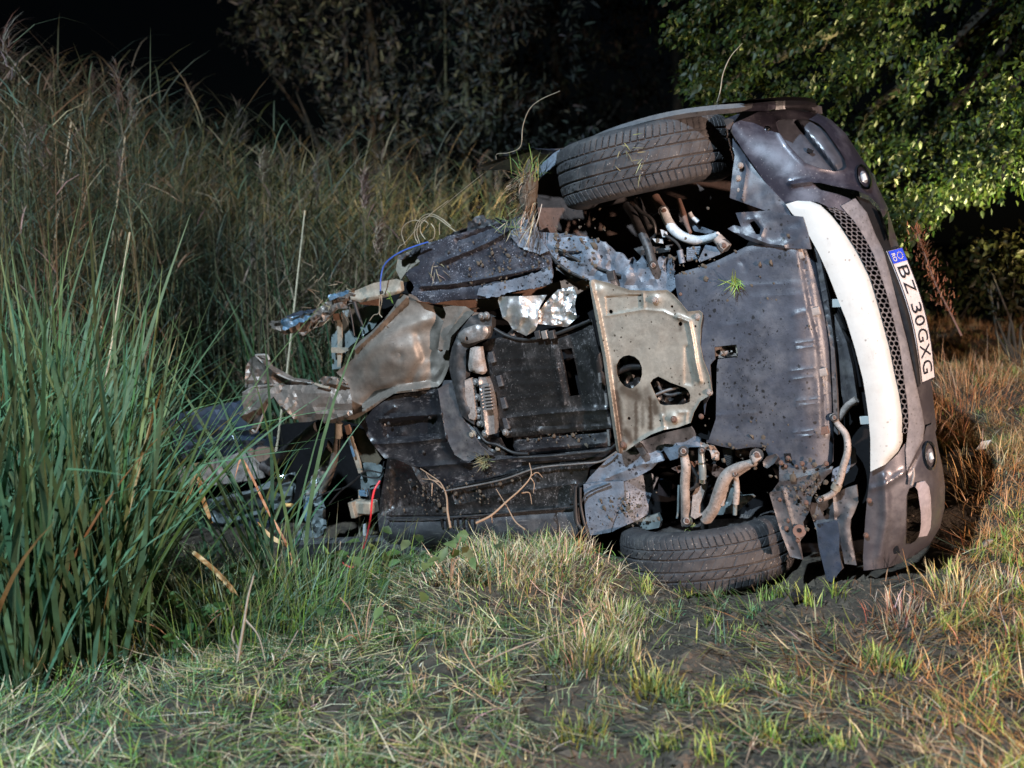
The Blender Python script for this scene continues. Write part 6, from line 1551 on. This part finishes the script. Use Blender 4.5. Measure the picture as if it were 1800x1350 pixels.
# slender pale trunks right of it
for k, (x0, x1, d, rad, lb) in enumerate(((770, 778, 11.2, .022, 'thinnest pale sapling behind the reeds, leftmost of the slender trunks'), (808, 812, 11.0, .045, 'yellowish slender trunk behind the reeds, second from the willow bush'), (852, 848, 11.4, .055, 'greyish slender trunk behind the reeds, thickest of the row'), (873, 868, 11.5, .03, 'slender trunk behind the reeds, rightmost of the row'))):
    b = ground_at(np.array([[x0, 320.]]), np.array([d]))[0]; t2 = ground_at(np.array([[x1, -300.]]), np.array([d + .2]))[0]
    z = float(gz(np.array([b[0]]), np.array([b[1]]))[0]); b[2] = z
    p = smooth_line([b, b * .6 + t2 * .4 + [.05, 0, 0], t2], 6)
    cen = b * (1 - r.uniform(.3, 1.0, (46, 1))) ; u = r.uniform(.25, 1.05, (46, 1)); cen = b * (1 - u) + t2 * u + r.normal(0, .22, (46, 3))
    limbs = []
    for q in range(3):
        u0 = r.uniform(.3, .8); st = b * (1 - u0) + t2 * u0; limbs.append((np.array([st, st + [r.normal(0, .25), r.normal(0, .1), .35]]), np.array([.01, .004])))
    tree('sapling', b, (p, np.linspace(rad, rad * .5, len(p))), limbs, sprays(r, cen, r.normal(0, 1, (46, 3)), 9, .085, .03, [(.07, .085, .05), (.10, .10, .08)], .3), lb, 'tree', m_bark_pale, m_leafw)
# dark trees far behind
r = np.random.default_rng(99)
for k, (xa, xb, ya, d, col, lb, n) in enumerate(((860, 1080, 300, 14.5, [(.055, .050, .040), (.04, .045, .03)], 'dark leafy tree far behind the upper wheel, barely lit', 420), (1060, 1300, 330, 15.0, [(.05, .035, .03), (.035, .035, .025)], 'dark reddish tree far behind the wreck, between the upper wheel and the green tree', 420))):
    px = r.uniform(xa, xb, n); py = r.uniform(-400, ya, n); dd = r.uniform(d - .9, d + .9, n)
    cen = ground_at(np.stack([px, py], 1), dd)
    bx = (xa + xb) / 2; b = ground_at(np.array([[bx, 300.]]), np.array([d]))[0]; b[2] = float(gz(np.array([b[0]]), np.array([b[1]]))[0])
    tree('background_tree', b, (smooth_line([b, b + [.1, 0, 1.8], b + [0, 0, 5]], 6), np.linspace(.14, .05, 13)), [(np.array([b + [0, 0, 1.8], b + [s * .9, 0, 3.2]]), np.array([.05, .02])) for s in (-1, 1)], sprays(r, cen, r.normal(0, 1, (n, 3)), 12, .10, .045, col, .4), lb, 'tree', m_bark, m_leafw)

# bushes on the bank at the right
def bush(name, px, py, d, rx, rz, n, cols, lab, seed):
    r = np.random.default_rng(seed)
    c = ground_at(np.array([[px, py]], float), np.array([d]))[0]
    z = float(gz(np.array([c[0]]), np.array([c[1]]))[0])
    b = np.array([c[0], c[1], min(z, c[2] - rz)])
    v = r.normal(0, 1, (n, 3)); v /= np.linalg.norm(v, axis=1)[:, None]; v *= r.random((n, 1)) ** .4
    cen = c + v * [rx, rx * .7, rz]
    e = bpy.data.objects.new(name, None); COL.objects.link(e); e.location = b; e['label'] = lab; e['category'] = 'bush'
    for k in range(7):
        q = cen[r.integers(n)]
        link('stem', tube_mesh('stem', np.array([b, (b + q) / 2 + r.normal(0, .04, 3), q]) - b, [.012, .008, .003], 6), m_bark, e)
    V, F, C = sprays(r, cen, cen - b + r.normal(0, .2, cen.shape), 14, .055, .026, cols, .22, .1)
    me = mesh_from('foliage', V - b, F); set_tint(me, C); link('foliage', me, m_leaf, e)
bush('bush', 1800, 500, 6.6, .30, .24, 60, [(.026, .028, .010), (.03, .028, .012), (.02, .023, .008)], 'low yellow-green bush at the right edge below the overhanging tree', 301)
bush('bush', 1660, 510, 8.6, .6, .30, 90, [(.05, .075, .025), (.06, .08, .03)], 'dark low bush beyond the leaning dead stalk', 302)

# leaning dead dock stalk
def dock():
    p = ground_at(np.array([(1690, 590), (1668, 545), (1645, 500), (1630, 460), (1618, 425), (1610, 398)], float), np.full(6, 5.3))
    b = p[0].copy()
    e = bpy.data.objects.new('dead_stalk', None); COL.objects.link(e); e.location = b; e['label'] = 'rust-brown dead dock stalk leaning left beside the number plate'; e['category'] = 'dead plant'
    link('stem', tube_mesh('stem', smooth_line(p, 5) - b, np.linspace(.006, .003, 26), 6), m_rust, e)
    r = np.random.default_rng(5); n = 420; u = r.uniform(.15, 1, n)
    sp = smooth_line(p, 10); pos = sp[(u * (len(sp) - 1)).astype(int)] - b + r.normal(0, .012, (n, 3)) * (1 + 1.6 * (np.sin(u * 24) > 0))[:, None]
    link('seed_head', veg('seed_head', [blades('s', pos, r.uniform(.012, .04, n), .006, r.uniform(0, 6.28, n), r.uniform(0, 1.4, n), .5, pal([(.20, .075, .04), (.26, .11, .06)], n, r), 2, r=r)]), m_dry, e, kind='stuff')
dock()

# ------------------------------------------------------------------ small things
def twig(name, pts, d, rad, mat, label, cat, subs=()):
    p = gp(pts, d); b = p[0].copy()
    e = bpy.data.objects.new(name, None); COL.objects.link(e); e.location = b; e['label'] = label; e['category'] = cat
    s = smooth_line(p, 5)
    link('stem', tube_mesh('stem', s - b, np.linspace(rad, rad * .4, len(s)), 6), mat, e)
    for q in subs:
        s = smooth_line(gp(q[0], q[1]), 5); link('twig', tube_mesh('twig', s - b, np.linspace(rad * .6, rad * .25, len(s)), 5), mat, e)
m_stick = M('dead_stick', (.19, .165, .13), .85, bump=.3)
m_stick2 = M('brown_stem', (.21, .14, .09), .8, bump=.3)
m_root = M('pale_roots', (.40, .34, .25), .85, bump=.2)
twig('dead_twig', [(410, 1220), (418, 1160), (428, 1100), (436, 1050), (446, 1012)], (3.25, 3.3), .006, m_stick, 'grey dead twig standing in the grass before the cattails', 'twig', (([(432, 1090), (455, 1120), (470, 1180)], (3.28, 3.25)), ([(470, 1195), (500, 1150), (524, 1108)], (3.3, 3.3)), ([(425, 1150), (408, 1120), (412, 1100)], (3.28, 3.3))))
twig('dead_bramble', ZD((690, 1180), (672, 1080), (665, 980), (630, 900), (575, 855), (500, 805)), (4.0, 4.15), .0045, m_stick2, 'bare brown bramble stem arching up before the lower floor, left of the pair', 'stem', ((ZD((640, 930), (580, 880), (510, 870)), (4.05, 4.1)), (ZD((620, 890), (560, 870), (535, 830)), (4.08, 4.12)), (ZD((575, 900), (572, 980)), (4.08, 4.05))))
twig('dead_bramble', ZD((850, 1150), (950, 1100), (1050, 1010), (1140, 930), (1200, 850), (1190, 770)), (3.95, 4.1), .0045, m_stick2, 'bare brown bramble stem leaning right before the lower floor of the wreck', 'stem', ((ZD((1140, 960), (1190, 960), (1205, 1030)), (4.05, 4.05)), (ZD((1200, 850), (1240, 830), (1275, 862)), (4.1, 4.1)), (ZD((1195, 860), (1220, 900), (1215, 960)), (4.1, 4.08)), (ZD((950, 1100), (955, 1150)), (4.0, 4.0))))
twig('dead_bramble', ZD((1160, 1190), (1100, 1140), (1050, 1050), (980, 935)), (3.95, 4.05), .0035, m_stick2, 'short thin brown stem crossing the longer one before the lower floor', 'stem')
twig('straw_stalk', [(780, 1210), (860, 1160), (930, 1130), (1010, 1108)], (3.05, 3.25), .003, m_stick, 'long straw stem lying across the grass before the wreck', 'straw')
twig('straw_stalk', [(1000, 1100), (1040, 1072), (1064, 1055)], (3.4, 3.55), .003, m_stick2, 'orange straw stem lying before the lower wheel', 'straw')

# clod of turf torn up and stuck on the wing edge
def clod():
    c = car2w(P([(930, 335)], .04))[0]
    e = bpy.data.objects.new('turf_clod', None); COL.objects.link(e); e.location = c; e['label'] = 'clod of turf with dangling roots stuck on the wing beside the upper wheel'; e['category'] = 'turf'
    r = np.random.default_rng(15)
    th, ph = np.meshgrid(np.linspace(0, math.pi, 20), np.linspace(0, 2 * math.pi, 30))
    d = np.stack([np.sin(th) * np.cos(ph), np.sin(th) * np.sin(ph), np.cos(th)], -1).reshape(-1, 3)
    d = d * (1 + .30 * fbm(d * 2.4, 5, 3))[:, None] * [.035, .035, .095]
    n = 20; F = [(i * n + j, (i + 1) * n + j, (i + 1) * n + j + 1, i * n + j + 1) for i in range(29) for j in range(n - 1)]
    link('soil', mesh_from('soil', d, F), m_dirt, e)
    L = np.array([-.55, -.2, .1])
    k = 90
    b = np.stack([r.normal(-.01, .02, k), r.normal(-.02, .015, k), r.uniform(-.05, .08, k)], 1)
    rootp = [blades('r', b, r.uniform(.04, .11, k), .0035, r.normal(math.pi, .6, k), r.uniform(.9, 2.2, k), r.uniform(.2, 1.2, k), pal([(.42, .36, .25), (.36, .30, .20), (.5, .44, .32)], k, r), 4, r=r)]
    k = 40
    b = np.stack([r.normal(.01, .015, k), r.normal(-.02, .01, k), r.uniform(-.12, -.04, k)], 1)
    rootp.append(blades('r', b, r.uniform(.06, .14, k), .0035, r.normal(math.pi, .7, k), r.uniform(2.2, 3.0, k), r.normal(-.3, .4, k), pal([(.36, .30, .22), (.26, .21, .15)], k, r), 4, r=r))
    link('roots', veg('roots', rootp), m_dry, e)
    k = 70
    b = np.stack([r.normal(-.005, .022, k), r.normal(-.01, .015, k), r.uniform(.02, .08, k)], 1)
    link('grass', veg('grass', [blades('g', b, r.uniform(.04, .12, k), .004, r.uniform(0, 6.28, k), r.uniform(.0, 1.0, k), r.uniform(.2, 1.2, k), pal([(.09, .19, .06), (.14, .20, .06), (.30, .28, .12)], k, r), 4, r=r)]), m_grass, e)
clod()
def stuck(name, px, py, w, n, h, cols, lab, flat=1.3, sp=.02, cat='grass tuft'):
    c = car2w(P([(px, py)], w))[0]
    r = np.random.default_rng(int(px)); b = r.normal(0, sp, (n, 3)); q = b - np.outer(b @ CW, CW)
    c0 = pal(cols, n, r)
    # blades spread over the sheet: heading within its plane
    a = r.uniform(0, 6.283, n)
    Vs, F, C = blades('g', np.zeros((n, 3)), h * r.uniform(.5, 1.2, n), .0038, a, np.full(n, flat), r.normal(0, .4, n), c0, 3, r=r)
    R3 = np.stack([CU, CV, CW], 1)
    Vs = Vs @ R3.T + np.repeat(q, 8, 0)
    me = mesh_from(name, Vs, F); set_tint(me, C)
    o = link(name, me, m_grass, None, lab, cat, kind='stuff' if 'straw' in name else None); o.location = c
stuck('grass_wisp', 1292, 497, .04, 26, .05, [(.16, .26, .04), (.22, .32, .06)], 'small bright green wisp of grass stuck on the splash shield', 1.1, .008)
stuck('grass_wisp', 850, 812, .012, 60, .04, [(.22, .19, .12), (.17, .15, .08)], 'clump of dry grass stuck in the lower floor seam', 1.2, .012)
stuck('straw_wisp', 762, 470, .02, 12, .05, [(.34, .29, .2), (.25, .21, .14)], 'few straws stuck on the scraped upper floor panel', 1.5, .018, 'straw')
stuck('straw_wisp', 1115, 282, .15, 14, .04, [(.33, .28, .16), (.25, .2, .1)], 'straws lying on the tread of the upper wheel', 1.45, .026, 'straw')
stuck('straw_wisp', 905, 395, .03, 30, .07, [(.3, .25, .16), (.12, .18, .07)], 'roots and grass caught on the upper sill below the turf clod', 1.3, .03, 'straw')
stuck('straw_wisp', 580, 530, .03, 60, .05, [(.27, .21, .15), (.16, .12, .09)], 'dry grass and dirt tangled in the torn upper rail', 1.2, .06, 'straw')
stuck('grass_wisp', 1214, 918, -.02, 20, .025, [(.2, .24, .06), (.3, .3, .1)], 'tiny yellow-green wisp caught between the suspension arm and the lower tyre', 1.0, .01)
stuck('leaf_scrap', 686, 524, .02, 8, .03, [(.16, .28, .05)], 'bright green leaf scrap caught on the upper rail bracket', 1.3, .006, 'leaf')

# leafy herbs in the dark green patch at the foot of the wreck
def herb(px, py, d, n, s, lab, seed, cols=((.040, .085, .025), (.055, .105, .03), (.035, .07, .022))):
    r = np.random.default_rng(seed)
    c = ground_at(np.array([[px, py]], float), np.array([d]))[0]
    c[2] = float(gz(np.array([c[0]]), np.array([c[1]]))[0])
    e = bpy.data.objects.new('bramble_plant', None); COL.objects.link(e); e.location = c; e['label'] = lab; e['category'] = 'plant'
    for k in range(4):
        tip = np.array([r.normal(0, .10) * s, r.normal(0, .08) * s, r.uniform(.08, .2) * s])
        link('stem', tube_mesh('stem', smooth_line([[0, 0, -.01], tip * .5 + [0, 0, .03], tip], 4), .0022, 5), m_stick2, e)
    pos = np.stack([r.normal(0, .12, n) * s, r.normal(0, .09, n) * s, r.uniform(.03, .2, n) * s], 1)
    V, F, C = leaves(pos, np.stack([r.normal(0, 1, n), r.normal(-.3, 1, n), r.normal(-.1, .4, n)], 1), r.uniform(.045, .075, n) * s, r.uniform(.03, .048, n) * s, pal(cols, n, r), r, np.array([0, -.7, 1.0]) + r.normal(0, .35, (n, 3)))
    me = mesh_from('foliage', V, F); set_tint(me, C); link('foliage', me, m_leaf, e)
herb(590, 1035, 4.05, 46, 1.1, 'bramble plant with dark oval leaves under the torn end of the lower rail', 401)
herb(650, 1015, 4.1, 36, 1.0, 'bramble plant right below the red wire', 402)
herb(450, 1010, 3.95, 60, 1.2, 'leafy green plant at the foot of the cattails, below the rear body panels', 403)
herb(400, 1060, 3.75, 60, 1.2, 'leafy green plant between the cattails and the grey dead twig', 404)
herb(500, 1060, 3.9, 50, 1.1, 'leafy green plant between the bramble and the cattail foot', 405)
herb(330, 1100, 3.55, 40, 1.0, 'small-leaved green plant low among the cattail stems', 406)
herb(790, 995, 3.75, 14, .9, 'few round pale-green leaves on the straw mound', 407, ((.13, .17, .06), (.11, .15, .06)))
herb(640, 1115, 3.4, 8, .8, 'single round leaves lying in the grass before the bramble', 408, ((.10, .14, .05), (.09, .13, .04)))
# dense dark grass there
tuft('dark_grass', -.72, 3.62, 420, .32, .13, COOLG + GREEN[:2], 'dense dark green grass between the cattail stems and the bramble', 'grass clump', lean=.45, wd=.004)
tuft('dark_grass', -.95, 3.5, 420, .34, .13, COOLG + GREEN[:2], 'dense dark green grass at the foot of the cattails', 'grass clump', lean=.45, wd=.004)
tuft('dark_grass', -.62, 3.95, 300, .22, .12, COOLG + GREEN[:2], 'dark green grass in the hollow before the torn lower rail', 'grass clump', lean=.5, wd=.004)

# litter: white scrap on the bank, dark splinter by the wheel
def scrap(name, px, py, d, sx, sy, sz, mat, rot, lab, cat):
    c = ground_at(np.array([[px, py]], float), np.array([d]))[0]; c[2] = float(gz(np.array([c[0]]), np.array([c[1]]))[0]) + sz + .01
    me = box_mesh(name, sx, sy, sz, .3)
    for v in me.vertices:
        v.co.z += .012 * math.sin(v.co.x * 60) ; v.co.x += .006 * math.sin(v.co.y * 80)
    o = link(name, me, mat, None, lab, cat); o.location = c; o.rotation_euler = rot
scrap('paper_scrap', 1734, 685, 4.55, .018, .004, .022, m_white, (.3, .4, .2), 'small white scrap of paper lying on the brown bank right of the number plate', 'litter')
scrap('plastic_splinter', 1410, 1020, 3.6, .035, .02, .012, m_black, (.1, .2, .3), 'black plastic splinter on the mud right of the lower wheel', 'debris')
scrap('seed_pod', 1745, 790, 3.9, .014, .012, .014, m_stick, (.1, .5, .3), 'grey dry seed head on the grass near the right edge', 'seed head')
